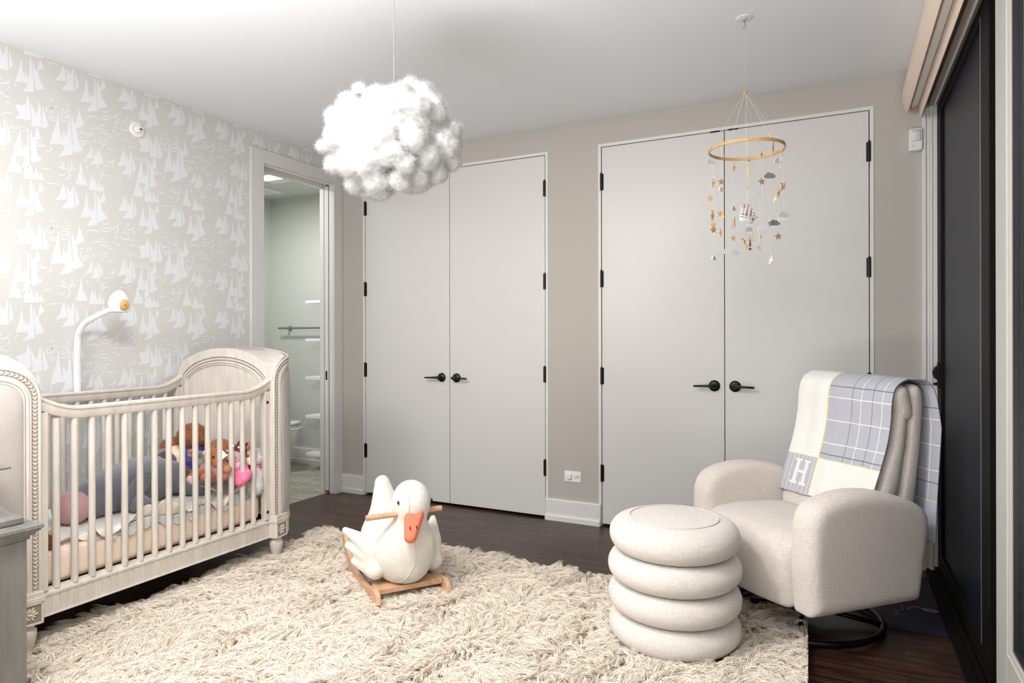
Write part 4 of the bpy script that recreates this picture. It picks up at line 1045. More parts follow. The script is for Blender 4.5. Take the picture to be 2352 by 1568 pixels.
def pile():
    step = .0185; xs = np.arange(RX0+.004, RX1b, step); ys = np.arange(RY0, RY1, step)
    Cc = np.stack(np.meshgrid(xs, ys, indexing='ij'), -1).reshape(-1, 2); Cc = Cc+RNG.uniform(-.010, .010, Cc.shape)
    lim = RX1a+(RX1b-RX1a)*(RY1-Cc[:, 1])/(RY1-RY0); Cc = Cc[(Cc[:, 0] < lim-.006)]
    r = np.hypot(Cc[:, 0]-OC[0], Cc[:, 1]-OC[1]); Cc = Cc[r > .232]
    Cc = Cc[~((Cc[:, 0] < 1.17) & (Cc[:, 1] < -2.82))]
    n = len(Cc); th = np.zeros(n)
    for k in range(7):
        f = RNG.normal(0, 4+2.2*k, 2); th += 1.1*np.sin(Cc @ f+RNG.uniform(0, 6.28))
    th = th*.9+RNG.normal(0, .5, n)-PI*.35
    lean = RNG.uniform(.035, .105, n); H = RNG.uniform(.030, .052, n)*(1.1-.25*(lean-.035)/.07)
    K = 20; P5 = 6
    root = Cc[:, None, :]+RNG.normal(0, .0085, (n, K, 2))
    dirv = np.stack([np.cos(th), np.sin(th)], -1); sidev = np.stack([-dirv[:, 1], dirv[:, 0]], -1)
    tip = Cc[:, None, :]+dirv[:, None, :]*(lean[:, None]*RNG.uniform(.75, 1.15, (n, K)))[..., None]+RNG.normal(0, .0038, (n, K, 2))
    hh = H[:, None]*RNG.uniform(.7, 1.15, (n, K)); bend = RNG.normal(0, .0045, n)[:, None, None]*sidev[:, None, :]+RNG.normal(0, .0028, (n, K, 2))
    droop = RNG.uniform(.15, .55, n)[:, None]; wv = RNG.uniform(0, 6.28, n)[:, None]; pts = []
    for i in range(P5):
        t = i/(P5-1); s_ = t**1.25; xy = root*(1-s_)+tip*s_+bend*math.sin(PI*t)+sidev[:, None, :]*(.0012*np.sin(wv+t*6))[..., None]*t
        z = .010+hh*(1-(1-t)**2.0)*(1-droop*t**2.5); pts.append(np.concatenate([xy, z[..., None]], -1))
    pts = np.stack(pts, 2).reshape(-1, P5, 3)
    L = RX1a+(RX1b-RX1a)*(RY1-pts[..., 1])/(RY1-RY0)+.004
    pts[..., 0] = np.minimum(pts[..., 0], L-RNG.uniform(0, .006, (len(pts), 1)))
    # flatten hair under the goose runners and chair ring
    return pts
PP = pile()
strands('pile', PP, [.0008, .0008, .00075, .0007, .00055, .0002], m_pile, rug)
# ================================================================ CLOUD PENDANT
from mathutils import noise as mnoise
m_cotton = mat('cotton_wadding', (190, 189, 188), 1., sub=.0, bump=.25, bscale=60, bdist=.01, detail=6)
m_fibre = mat('cotton_fibre', (190, 189, 188), 1., spec=.1)
DC = 2.3
cc = at_d(899, 318, DC)
cloud = thing('cloud_pendant', 'white fluffy cotton cloud pendant lamp hanging on a thin cord', 'lamp', tuple(cc))
U = DC/F_PX
def cl(a, b, dz): return (at_d(700+a*.2104, 150+b*.2104, DC-dz)-cc)
BL = [(600,270,85,0),(790,270,78,.02),(1150,225,95,-.02),(1060,320,130,.04),(1300,330,150,-.03),(1400,480,150,0),(320,580,115,0),(205,880,72,0),(480,450,130,.03),(640,600,150,.14),(1000,560,165,.15),(1250,490,165,.09),(860,800,140,.22),
      (990,960,120,.23),(1180,820,165,.18),(1600,740,125,-.02),(1610,1040,110,0),(1520,900,165,.05),(1350,1000,150,.13),(400,800,190,.07),(330,1080,115,.02),(500,1050,165,.12),(720,1060,170,.16),(780,1260,160,.12),(560,1290,110,.06),
      (870,1370,90,.07),(1050,1240,130,.14),(1240,1220,135,.08),(1450,1170,130,.03),(900,1000,110,.21),(740,760,110,.19),(1100,1060,110,.21),(1100,420,140,.10),(760,430,140,.08)]
SPH = [(cl(a, b, dz*.75), r*.2104*U) for a, b, r, dz in BL]
for k in range(40):
    v = RNG.normal(0, 1, 3); v /= np.linalg.norm(v)
    if v @ FW < -.15: continue
    p = v*np.array([.17, .17, .14])+np.array([0, 0, -.01]); SPH.append((p, RNG.uniform(.05, .08)))
def cloud_fn(P):
    d = sd_ell(P, (0, 0, -.005), (.175, .175, .145))
    for c, r in SPH: d = smin(d, np.linalg.norm(P-c, axis=1)-r*.93, .012)
    return d
co = sdf_obj('cotton_body', cloud_fn, (-.32, -.32, -.28), (.32, .32, .28), .0075, m_cotton, cloud, 1)
me = co.data; nv = len(me.vertices); V = np.zeros(nv*3); me.vertices.foreach_get('co', V); V = V.reshape(-1, 3); NN = np.zeros(nv*3); me.vertices.foreach_get('normal', NN); NN = NN.reshape(-1, 3)
dsp = np.array([mnoise.fractal(Vector(v)*17, .9, 2.1, 4)*.011+mnoise.noise(Vector(v)*60)*.0025 for v in V]); V += NN*dsp[:, None]
me.vertices.foreach_set('co', V.ravel()); me.update()
fuzz('fluff', co, 90000, .013, .00022, m_fibre, cloud, curl=1.0)
cz = CEIL-cc[2]; cd0 = at_d(905, 205, DC)-cc
MB().tube([(cd0[0], cd0[1], .1), (cd0[0], cd0[1], cz)], .0016, 8).build('cord', mat('cord_grey', (140, 138, 136), .6), cloud)
MB().lathe([(.05, cz-.02), (.055, cz-.012), (.055, cz)], (cd0[0], cd0[1], 0), 24).build('ceiling_canopy', m_white, cloud, smooth=True, auto=40)

# ================================================================ ADHESIVE CEILING HOOK AND MOBILE
m_clear = mat('clear_disc', (222, 223, 228), .15)
m_brass = mat('brass', (176, 136, 84), .3, metal=.8)
hp = at_z(1710, 41, CEIL)
hk = thing('ceiling_hook', 'round clear adhesive ceiling hook with a small brass hook above the mobile', 'hook', tuple(hp))
MB().lathe([(.001, -.006), (.028, -.006), (.036, -.003), (.0375, 0)], (0, 0, 0), 32).build('adhesive_disc', m_clear, hk, smooth=True, auto=50)
MB().lathe([(.002, -.012), (.011, -.011), (.012, -.006)], (0, 0, 0), 20).build('boss', mat('hook_boss', (176, 182, 204), .2), hk, smooth=True, auto=50)
MB().tube([(0, 0, -.012), (0, 0, -.03), (.004, 0, -.036), (.004, .002, -.044), (0, .003, -.05), (-.005, .002, -.046), (-.005, .001, -.041)], .0014, 8).build('hook_wire', m_brass, hk, smooth=True)

m_lw = mat('light_birch', (226, 186, 136), .6, var=.08, vscale=40)
m_dw = mat('dark_stained_birch', (158, 122, 82), .6)
m_pw = mat('pale_birch', (240, 214, 176), .6)
m_felt = [mat('white_felt', (238, 239, 242), .95), mat('blue_white_felt', (214, 219, 230), .95), mat('grey_felt', (120, 124, 122), .95), mat('silver_felt', (206, 208, 210), .95)]
m_thread = mat('thread', (236, 235, 232), .8)
m_hoop = mat('bamboo_hoop', (214, 170, 112), .5, var=.1, vscale=30)
DM = (hp-CAM) @ FW
def mp(px, py, dd=0): return at_d(px, py, DM+dd)
mc = mp(1714.5, 343.5)
MO = thing('baby_mobile', 'hanging mobile with a bamboo hoop, wooden stars, birds, felt clouds and a little ship', 'mobile', tuple(mc))
RM = 83/F_PX*DM
hoop = MB()
for k in range(65):
    a = 2*PI*k/64
    for r, z in ((RM-.0035, -.0065), (RM+.001, -.0065), (RM+.001, .0065), (RM-.0035, .0065)): hoop.v.append((r*math.cos(a), r*math.sin(a), z))
for k in range(64):
    for j in range(4): hoop.f.append((k*4+j, k*4+(j+1) % 4, (k+1)*4+(j+1) % 4, (k+1)*4+j)); hoop.m.append(0)
hoop.build('hoop', m_hoop, MO, smooth=True, auto=40)
bead = mp(1711, 213)-mc
MB().ell(tuple(bead), (.0085, .0085, .0085)).build('bead', m_hoop, MO, smooth=True)
for a in (15, 75, 135, 195, 255, 315):
    MB().tube([tuple(bead), (RM*math.cos(math.radians(a)), RM*math.sin(math.radians(a)), .006)], .00035, 5).build('string', m_thread, MO)
MB().tube([tuple(bead), tuple(hp-mc+np.array([0, 0, -.05]))], .00022, 5).build('string', m_thread, MO)
def star2(R): return [((R if k % 2 == 0 else R*.42)*math.sin(PI*k/5), (R if k % 2 == 0 else R*.42)*math.cos(PI*k/5)) for k in range(10)]
BIRD = [(-.34, 1.0), (-.18, .78), (.0, .62), (.10, .40), (.12, .18), (.34, .05), (.42, .10), (.36, -.06), (.16, -.14), (.14, -.34), (.02, -.62), (-.16, -.95), (-.22, -.70), (-.14, -.36), (-.24, -.18), (-.42, -.12), (-.30, 0), (-.16, .12), (-.12, .36), (-.16, .6), (-.26, .78)]
CLOUDP = []
for cx0, cy0, r, a0, a1 in ((-.62, -.08, .30, 270, 100), (-.22, .22, .36, 160, 60), (.28, .14, .34, 120, 20), (.68, -.1, .27, 90, -90)):
    for k in range(8):
        a = math.radians(a0+(a1-a0)*k/7); CLOUDP.append((cx0+r*math.cos(a), cy0+r*math.sin(a)))
CLOUDP += [(.3, -.40), (-.1, -.42), (-.3, -.40)]
MOON = [(math.cos(math.radians(a)), math.sin(math.radians(a))) for a in range(110, -111, -10)]+[(-.12+.86*math.cos(math.radians(a))*.72, .94*math.sin(math.radians(a))) for a in range(-96, 97, 12)]
def orn(kind, a, b, yaw, m, size, dd, roll=0):
    px, py = 1580+a*.28056, 180+b*.28056
    p = mp(px, py, dd)-mc
    shape = {'star': star2(1.0), 'bird': BIRD, 'cloud': CLOUDP, 'moon': MOON}[kind]
    th = .0032 if kind != 'cloud' else .005
    mbb = MB().prism([(x*size, z*size) for x, z in shape], -th/2, th/2, 'y')
    nm = {'star': 'star_ornament', 'bird': 'bird_ornament', 'cloud': 'felt_cloud', 'moon': 'moon_ornament'}[kind]
    o = mbb.build(nm, m, MO); o.location = tuple(p); o.rotation_euler = (0, math.radians(roll), YAW+math.radians(yaw))
    return p
cols = {}
def put(kind, a, b, yaw, m, size, roll=0):
    key = round(a/34); 
    if key not in cols:
        lat = (1580+a*.28056-1714.5)/F_PX*DM; h = math.sqrt(max(0, RM*RM*.98-lat*lat)); cols[key] = (h if key % 2 else -h, [], a)
    dd = cols[key][0]; p = orn(kind, a, b, yaw, m, size, dd, roll); cols[key][1].append(p)
W, BW, GR, SV = m_felt
for a, b, yw, m, s in ((185,682,20,SV,.0235),(208,818,75,SV,.022),(275,910,40,W,.020),(373,1067,45,W,.020),(582,942,5,BW,.0225),(735,677,25,BW,.022),(670,797,0,GR,.025),(708,1184,0,GR,.026),(782,1118,10,SV,.026),(775,1150,10,W,.024),(613,1227,10,BW,.024),(500,1237,15,SV,.022),(283,1420,10,SV,.025),(388,1427,15,BW,.024),(212,1473,50,W,.0195)):
    put('cloud', a, b, yw, m, s, 0)
for a, b, yw, m in ((497,658,30,m_lw),(768,603,60,m_pw),(275,846,-10,m_dw),(605,845,0,m_dw),(768,867,35,m_pw),(185,980,5,m_lw),(265,1105,20,m_lw),(210,1200,10,m_lw),(210,1240,0,m_dw),(372,1307,5,m_lw),(740,1293,0,m_dw),(582,1385,15,m_pw),(663,1185,40,m_pw)):
    put('star', a, b, yw, m, .0165, random.uniform(-8, 8))
for a, b, yw, m, rl in ((698,567,85,m_dw,0),(603,620,30,m_lw,5),(380,728,10,m_lw,0),(757,695,75,m_pw,8),(208,855,20,m_lw,0),(490,882,65,m_lw,0),(783,890,-30,m_dw,30),(742,937,40,m_lw,5),(715,987,-40,m_pw,20),(197,1120,25,m_lw,0),(206,1126,60,m_dw,10),(283,1130,-30,m_lw,25),(268,1258,20,m_lw,-10),(365,1200,70,m_lw,0),(382,1180,75,m_dw,0),(592,1293,55,m_pw,8),(682,1485,-35,m_pw,18),(463,1335,30,m_lw,-40),(480,1378,60,m_lw,20)):
    put('bird', a, b, yw, m, .0245, rl)
put('moon', 470, 762, 15, m_pw, .0265)
for key, (dd, ps, a) in cols.items():
    zmin = min(p[2] for p in ps); q = ps[0]; ang = math.atan2(q[1], q[0])
    MB().tube([(q[0], q[1], -.004), (q[0], q[1], zmin)], .00035, 5).build('string', m_thread, MO)
# little three-masted ship
m_hull = mat('ship_white', (240, 236, 234), .5); m_sail = mat('ship_sail', (238, 236, 232), .8); m_mast = mat('ship_mast', (150, 84, 58), .6); m_stripe = mat('ship_stripe', (70, 60, 62), .5)
sc_ = mp(1580+478*.28056, 180+1150*.28056)-mc
ship = thing('ship_ornament', None, None, tuple(sc_), YAW+.25); ship.parent = MO; ship.scale = (2.05, 1.8, 1.55); ship.rotation_euler = (0, math.radians(10), YAW+.2)
hl = MB(); n = 14
for i in range(n+1):
    t = i/n; x = -.017+.034*t; w = .0068*(1-(abs(2*t-1))**3.2)**.6+.0006; top = .0045+.003*(2*t-1)**2; dp = .011*(1-abs(2*t-1)**4)**.4+.001
    for y, z in ((-w, top), (-w*.95, -.001), (-w*.55, -dp*.8), (0, -dp), (w*.55, -dp*.8), (w*.95, -.001), (w, top)): hl.v.append((x, y, z))
for i in range(n):
    for j in range(6): hl.f.append((i*7+j, (i+1)*7+j, (i+1)*7+j+1, i*7+j+1)); hl.m.append(0)
    hl.f.append((i*7, i*7+6, (i+1)*7+6, (i+1)*7)); hl.m.append(0)
hl.f.append(tuple(range(7))); hl.f.append(tuple(n*7+6-j for j in range(7))); hl.m += [0, 0]
hl.build('hull', m_hull, ship, smooth=True, auto=50)
MB().box(-.0165, .0165, -.0072, .0072, .0005, .0015).build('hull_stripe', m_stripe, ship)
mm = MB(); MS = ((-.009, .040), (.0, .043), (.009, .033))
for x, h in MS:
    mm.tube([(x, 0, .003), (x, 0, h)], .0008, 6)
    for z in (.012, .02, .028): mm.tube([(x-.0002, -.0085+z*.08, z), (x, .0085-z*.08, z)], .0006, 5)
mm.tube([(.015, 0, .005), (.026, 0, .012)], .0007, 6); mm.build('masts', m_mast, ship)
for x, h in MS:
    s_ = MB()
    for z in (.0125, .0205): s_.grid(lambda u, v, z=z, x=x: (x+.0016*math.sin(PI*v), (-.0075+z*.06)*(1-2*u), z+.0068*v), 4, 4)
    s_.build('sail', m_sail, ship, smooth=True, solid=.0003)
MB().add([(.012, 0, .030), (.0255, 0, .012), (.013, 0, .010)], [(0, 1, 2)]).build('sail', m_sail, ship, solid=.0003)
MB().add([(-.0185, 0, .034), (-.0095, 0, .028), (-.0095, 0, .011), (-.0185, 0, .012)], [(0, 1, 2, 3)]).build('sail', m_sail, ship, solid=.0003)
MB().tube([tuple(sc_+np.array([0, 0, .06])), (sc_[0], sc_[1], bead[2]-.01)], .0004, 5).build('string', m_thread, MO)
# bead dragonfly with clear wings and a red heart
m_wing = mat('gauze_wing', (240, 232, 218), .3, trans=.5); m_bb = mat('bronze_bead', (128, 96, 62), .2, metal=.5); m_rose = mat('rose_bead', (168, 70, 70), .2); m_heart = mat('red_heart', (178, 18, 34), .2, coat=.6)
fc = mp(1580+508*.28056, 180+1345*.28056)-mc
fa = thing('dragonfly_ornament', None, None, tuple(fc), YAW); fa.parent = MO; fa.scale = (1.25, 1.25, 1.2)
MB().ell((0, 0, .004), (.0026, .0026, .0026)).ell((0, 0, .0085), (.003, .003, .003)).build('bead', m_rose, fa, smooth=True)
MB().ell((0, 0, -.006), (.0045, .0045, .0085)).build('bead', m_bb, fa, smooth=True)
MB().prism([(.0055*(16*math.sin(t)**3)/16, .005*(13*math.cos(t)-5*math.cos(2*t)-2*math.cos(3*t)-math.cos(4*t))/14) for t in [2*PI*k/28 for k in range(28)]], -.0015, .0015, 'y').build('heart_charm', m_heart, fa, bevel=.0008, loc=(0, 0, -.023))
MB().tube([(0, 0, -.014), (0, 0, -.019)], .0006, 5).build('wire', m_brass, fa)
for sg in (-1, 1):
    for (ang, L_) in ((62, .046), (8, .027)):
        c, s = math.cos(math.radians(ang)), math.sin(math.radians(ang)); pts = []
        for k in range(17):
            t = k/16; pts.append((t*L_, .19*L_*math.sin(PI*t**.75)))
        for k in range(16, -1, -1): t = k/16; pts.append((t*L_, -.12*L_*math.sin(PI*t**.8)))
        MB().prism([(sg*(x*c-z*s), .006+x*s+z*c) for x, z in pts], -.0004, .0004, 'y').build('wing', m_wing, fa)
MB().tube([(0, 0, .011), (0, 0, sc_[2]-fc[2]-.011)], .00035, 5).build('string', m_thread, fa)
# ================================================================ ROLLER SHADE OVER THE GLASS DOORS
m_shade = mat('peach_linen_shade', (233, 214, 198), .85, bump=.15, bscale=500, bdist=.0006)
m_rollw = mat('shade_roll_white', (228, 226, 220), .7); m_wood = mat('pale_wood', (196, 150, 108), .6)
sh = thing('roman_shade', 'peach fabric window shade folded up above the dark glass doors', 'window shade', (3.88, -1.8, 2.4))
def shp(poly, name, m, y0=-3.6, y1=-.03, par=None, **k):
    return MB().prism([(a-3.88, b-2.4) for a, b in poly], y0+1.8, y1+1.8, 'y').build(name, m, par or sh, smooth=True, auto=35, **k)
shp([(3.862, 2.612), (3.842, 2.56), (3.830, 2.50), (3.828, 2.465), (3.832, 2.43), (3.842, 2.402), (3.854, 2.388), (3.860, 2.395), (3.867, 2.421), (3.874, 2.47), (3.879, 2.54), (3.881, 2.612)], 'outer_fold', m_shade)
shp([(3.928, 2.54), (3.912, 2.49), (3.904, 2.44), (3.903, 2.405), (3.906, 2.37), (3.911, 2.351), (3.917, 2.358), (3.928, 2.40), (3.943, 2.444), (3.952, 2.49), (3.952, 2.54)], 'inner_fold', m_shade)
shp([(3.868, 2.413), (3.872, 2.408), (3.898, 2.416), (3.904, 2.425), (3.904, 2.50), (3.870, 2.50)], 'shade_roll', m_rollw, y1=-.045)
shp([(3.866, 2.40), (3.904, 2.408), (3.904, 2.425), (3.866, 2.416)], 'bottom_bar', m_wood, y0=-.046, y1=-.032)

# ================================================================ SMALL WALL FITTINGS
ms = thing('motion_sensor', 'small white motion sensor in the wall corner beside the glass door', 'sensor', (3.889, 0, 2.243))
MB().prism([(-.030, -.050), (-.026, -.058), (.0, -.060), (.026, -.058), (.030, -.050), (.030, .05), (.026, .057), (-.026, .057), (-.030, .05)], -.042, 0, 'y').build('housing', m_plastic, ms, bevel=.006, bseg=3)
MB().grid(lambda u, v: (-.022+.044*u, -.0425-.004*math.sin(PI*u), -.012+.058*v), 12, 4).build('lens', mat('sensor_lens', (228, 228, 226), .3), ms, smooth=True, solid=.002)
MB().ell((-.012, -.0435, -.034), (.0025, .0015, .0015)).build('indicator', m_black, ms)

ol = thing('wall_outlet', 'white outlet plate with a small plug-in cover on the pier between the closets', 'outlet', (1.963, 0, .2995))
MB().box(-.058, .058, -.006, 0, -.0355, .0355).build('cover_plate', m_white, ol, bevel=.0025)
MB().box(.004, .048, -.008, -.005, -.0165, .0165).build('receptacle', m_plastic, ol, bevel=.001)
sl_ = mat('slot_dark', (50, 50, 52), .6)
for (a, b, c, d) in ((.018, .028, .0055, .0075), (.018, .028, -.0075, -.0055)): MB().box(a, b, -.0085, -.0075, c, d).build('slot', sl_, ol)
MB().box(.034, .040, -.0085, -.0075, -.004, .004).build('slot', sl_, ol)
MB().box(-.036, -.006, -.022, -.005, -.0165, .0165).build('plug_in_cover', m_plastic, ol, bevel=.004, bseg=3)
for x in (-.05, .053): MB().lathe([(.002, -.0068), (.0022, -.006)], (x, 0, 0), 10, axis='y').build('screw', m_steel, ol)

spk = thing('fire_sprinkler', 'round white sprinkler head with a red bulb high on the sailboat wallpaper', 'sprinkler', (0, -1.68, 2.388))
MB().lathe([(.043, 0), (.0425, .003), (.036, .006), (.026, .005), (.022, .002)], (0, 0, 0), 36, axis='x').build('escutcheon', m_plastic, spk, smooth=True, auto=60)
MB().lathe([(.017, .001), (.017, .012), (.013, .016), (.013, .024), (.009, .028)], (0, 0, 0), 24, axis='x').build('nozzle', m_plastic, spk, smooth=True, auto=40)
MB().ell((.034, 0, 0), (.011, .0055, .0055)).build('bulb', mat('red_bulb', (150, 30, 28), .2), spk, smooth=True)
fr = MB()
for s in (-1, 1): fr.tube([(.02, s*.011, 0), (.036, s*.013, 0), (.048, s*.006, .002), (.052, 0, .003)], .0022, 8)
fr.build('frame_arms', m_plastic, spk, smooth=True)
MB().box(.038, .056, -.013, .013, .010, .0125).build('deflector', m_plastic, spk, bevel=.001)

# ================================================================ BABY MONITOR ON A POLE
m_mon = mat('monitor_white', (236, 237, 241), .35); m_amber = mat('amber_face', (220, 172, 108), .35)
mo = thing('baby_monitor', 'white baby monitor camera with an amber face on a bent pole behind the crib', 'camera', (.036, -2.04, 0))
pa = [(0, 0, .02), (0, .0, .9), (0, .0, 1.19), (.004, .008, 1.25)]
q = [at_x(178, 905, .036), at_x(178, 790, .036), at_x(183, 762, .05), at_x(193, 744, .07), at_x(208, 733, .10), at_x(230, 722, .14), at_x(252, 712, .18), at_x(262, 708, .2)]
path = [np.array([.036, q[0][1], .02]), np.array([.036, q[0][1], .6])]+q
path = smoothpath([p-np.array([.036, -2.04, 0]) for p in path], 8)
pl = MB(); o = 0; k = len(path)
for i, p in enumerate(path):
    t = path[min(i+1, k-1)]-path[max(i-1, 0)]; t /= np.linalg.norm(t); side = np.cross(t, np.array([1., 0, 0])); side /= np.linalg.norm(side); up = np.cross(side, t)
    w = .0165*(1-.25*max(0, (i-20)/(k-20)))
    for j in range(16):
        a = 2*PI*j/16; ca, sa = math.cos(a), math.sin(a); pl.v.append(tuple(p+side*w*math.copysign(abs(ca)**.6, ca)+up*.011*math.copysign(abs(sa)**.8, sa)))
for i in range(k-1):
    for j in range(16): pl.f.append((i*16+j, i*16+(j+1) % 16, (i+1)*16+(j+1) % 16, (i+1)*16+j)); pl.m.append(0)
pl.f.append(tuple(range(15, -1, -1))); pl.f.append(tuple((k-1)*16+j for j in range(16))); pl.m += [0, 0]
pl.build('pole', m_mon, mo, smooth=True, auto=60)
hc = at_x(274, 692, .215)-np.array([.036, -2.04, 0]); s = .058
fdir = np.array([1., -.05, 0.]); fdir /= np.linalg.norm(fdir); fs = np.array([-fdir[1], fdir[0], 0])
def egg(P):
    Q = P-hc; w = 1-.22*np.clip(Q[:, 2]/s, -1, 1); Q2 = np.stack([Q[:, 0]/w, Q[:, 1]/w, Q[:, 2]], 1)
    return np.maximum(sd_ell(Q2, (0, 0, 0), (s*.84, s*.84, s*1.02)), -(Q[:, 2]+s*.86))
ob = sdf_obj('camera_head', egg, hc-.08, hc+.08, .0045, m_mon, mo, 2)
fcn = hc+fdir*s*.70+np.array([0, 0, -s*.38])
face = MB()
for k in range(28):
    a = 2*PI*k/28
rows = 10
def fpt(u, v):
    r = u; a = 2*PI*v; x_ = math.cos(a)*r*s*.40; z_ = math.sin(a)*r*s*.52-s*.34
    w = 1-.22*z_/s; d = math.sqrt(max(0, 1-(x_/(s*.84*w))**2-(z_/(s*1.02))**2))*s*.84*w
    return hc+fs*x_+fdir*(d+.0015)+np.array([0, 0, z_])
face.grid(fpt, 8, 28).build('face_plate', m_amber, ob, smooth=True)
lp = fpt(0, 0); MB().tube([tuple(lp), tuple(lp+fdir*.002)], .0045, 14).build('lens', mat('lens_ring', (170, 120, 66), .2), ob)
MB().ell(tuple(hc+np.array([0, 0, -s*.9])-fdir*.004), (s*.75, s*.75, .006)).build('cradle', m_mon, mo, smooth=True)
MB().ell(tuple(hc+fdir*s*.62+np.array([0, 0, s*.45])), (.008, .008, .004)).build('status_light', m_plastic, ob, smooth=True)

# ================================================================ BATHROOM FITTINGS
for k, z in enumerate((1.543, 1.196, .847, .495, .150)):
    nm = ('top', 'second from top', 'middle', 'second from bottom', 'lowest')[k]
    tag(MB().box(-.848, -.30, .481, .731, z-.014, z+.012).build('floating_shelf', m_white, bevel=.001), nm+' white floating shelf seen through the bathroom doorway', 'shelf', 'floating shelves in the bathroom')
tb = thing('towel_bar', 'brushed steel towel bar on the grey green bathroom wall', 'towel bar', (-.9, .731, 1.307))
MB().tube([(-.471, -.07, 0), (.4, -.07, 0)], .009, 14).build('bar', m_steel, tb, smooth=True, auto=50)
MB().lathe([(.024, 0), (.024, -.008), (.010, -.012), (.010, -.07)], (-.384, 0, 0), 20, axis='y').build('bracket', m_steel, tb, smooth=True, auto=40)
MB().lathe([(.024, 0), (.024, -.008), (.010, -.012), (.010, -.07)], (.36, 0, 0), 20, axis='y').build('bracket', m_steel, tb, smooth=True, auto=40)
m_cer = mat('toilet_ceramic', (232, 233, 230), .12, coat=.5)
tl = thing('toilet', 'white ceramic toilet glimpsed behind the crib through the doorway', 'toilet', (-1.2, .37, 0))
def bowl(P):
    z = np.clip((P[:, 2])/.40, 0, 1); k = .52+.48*z**1.4
    Q = np.stack([(P[:, 0]-.06-.06*z)/k, P[:, 1]/k], 1); d = (np.sqrt((Q[:, 0]/.25)**2+(Q[:, 1]/.185)**2)-1)*.18*k
    return np.maximum(d, np.abs(P[:, 2]-.20)-.20)
sdf_obj('bowl', bowl, (-.25, -.22, -.02), (.4, .22, .43), .012, m_cer, tl, 2)
for z0, z1, nm in ((.402, .418, 'seat'), (.424, .448, 'lid')):
    MB().lathe([(.19, z0), (.196, z0+.004), (.196, z1-.006), (.185, z1)], (.12, 0, 0), 40, sx=1.06).build(nm, m_cer, tl, smooth=True, auto=40)
MB().box(-.35, -.13, -.2, .2, .36, .78).build('tank', m_cer, tl, bevel=.02, bseg=3)
MB().box(-.35, -.12, -.21, .21, .78, .81).build('tank_lid', m_cer, tl, bevel=.01)
m_lit = mat('lit_diffuser', (255, 255, 255), .5, emit=(255, 255, 250), estr=3.)
lf = thing('bathroom_ceiling_light', 'bright square ceiling light inside the bathroom', 'ceiling light', (-.77, .04, 2.588))
MB().box(-.14, .14, -.14, .14, -.022, 0).build('frame', m_white, lf, bevel=.004)
MB().box(-.11, .11, -.11, .02, -.026, -.02).build('diffuser', m_lit, lf, bevel=.002)
vn = thing('exhaust_vent', 'white ceiling vent at the far corner of the bathroom ceiling', 'vent', (-1.27, .37, 2.588))
MB().box(-.12, .12, -.12, .12, -.018, 0).build('grille_frame', m_white, vn, bevel=.004)
MB().box(-.09, .09, -.09, .09, -.021, -.017).build('grille', m_trim, vn, bevel=.002)

# ================================================================ PURPLE BAGS
m_purple = mat('purple_paper', (34, 28, 56), .55, bump=.05, bscale=30); m_let = mat('pale_lettering', (140, 126, 156), .5); m_pink = mat('pink_foil', (196, 140, 180), .35)
bg = thing('shopping_bag', 'flat dark purple shopping bag lying on the floor behind the armchair', 'bag', (3.81, -.54, 0))
bx = MB(); 
def bagtop(u, v): return (-.11+.22*u, -.335+.67*v, .018+.004*math.sin(3*u+5*v))
bx.grid(bagtop, 10, 20); bx.grid(lambda u, v: (-.11+.22*u, -.335+.67*v, .001), 10, 20)
nn = 11*21
for i in range(10): bx.add([bagtop(i/10, 0), bagtop((i+1)/10, 0), (-.11+.022*(i+1), -.335, .001), (-.11+.022*i, -.335, .001)], [(0, 1, 2, 3)])
for j in range(20):
    for u in (0, 1): bx.add([bagtop(u, j/20), bagtop(u, (j+1)/20), (-.11+.22*u, -.335+.67*(j+1)/20, .001), (-.11+.22*u, -.335+.67*j/20, .001)], [(0, 1, 2, 3)])
bx.build('bag_body', m_purple, bg)
text('lettering', 'URNE', .026, m_let, bg, (-.06, -.195, .0225), (0, 0, -PI/2))
text('lettering', '.', .026, m_let, bg, (-.065, -.262, .0225), (0, 0, -PI/2))
MB().box(-.034, -.030, -.165, -.10, .0215, .0225).build('printed_line', m_let, bg)
def loop(c, r, ry): return [(c[0]+r*math.cos(2*PI*k/24), c[1]+ry*math.sin(2*PI*k/24), .0235) for k in range(25)]
MB().tube(loop((.075, -.12), .026, .012), .0016, 6, cap=False).tube(smoothpath([(.05, -.115, .0235), (.02, -.10, .0235), (-.005, -.125, .0235), (-.012, -.14, .0235), (0, -.145, .0235)], 6), .0018, 6).build('printed_swirl', m_pink, bg)
pt = at_y(1631, 1081.5, -.16)
pb = thing('gift_bag', 'purple paper bag mostly hidden behind the far arm of the armchair', 'bag', (pt[0]+.12, -.2, 0))
MB().prism([(-.12, 0), (.12, 0), (.12, pt[2]), (-.12, pt[2])], -.045, .045, 'y').build('bag_body', m_purple, pb, bevel=.002)
for y in (-.03, .03): MB().tube(smoothpath([(.0, y, pt[2]-.01), (.008, y, pt[2]+.004), (.03, y, pt[2]+.004), (.04, y, pt[2]-.01)], 5), .0015, 6).build('handle', m_purple, pb)
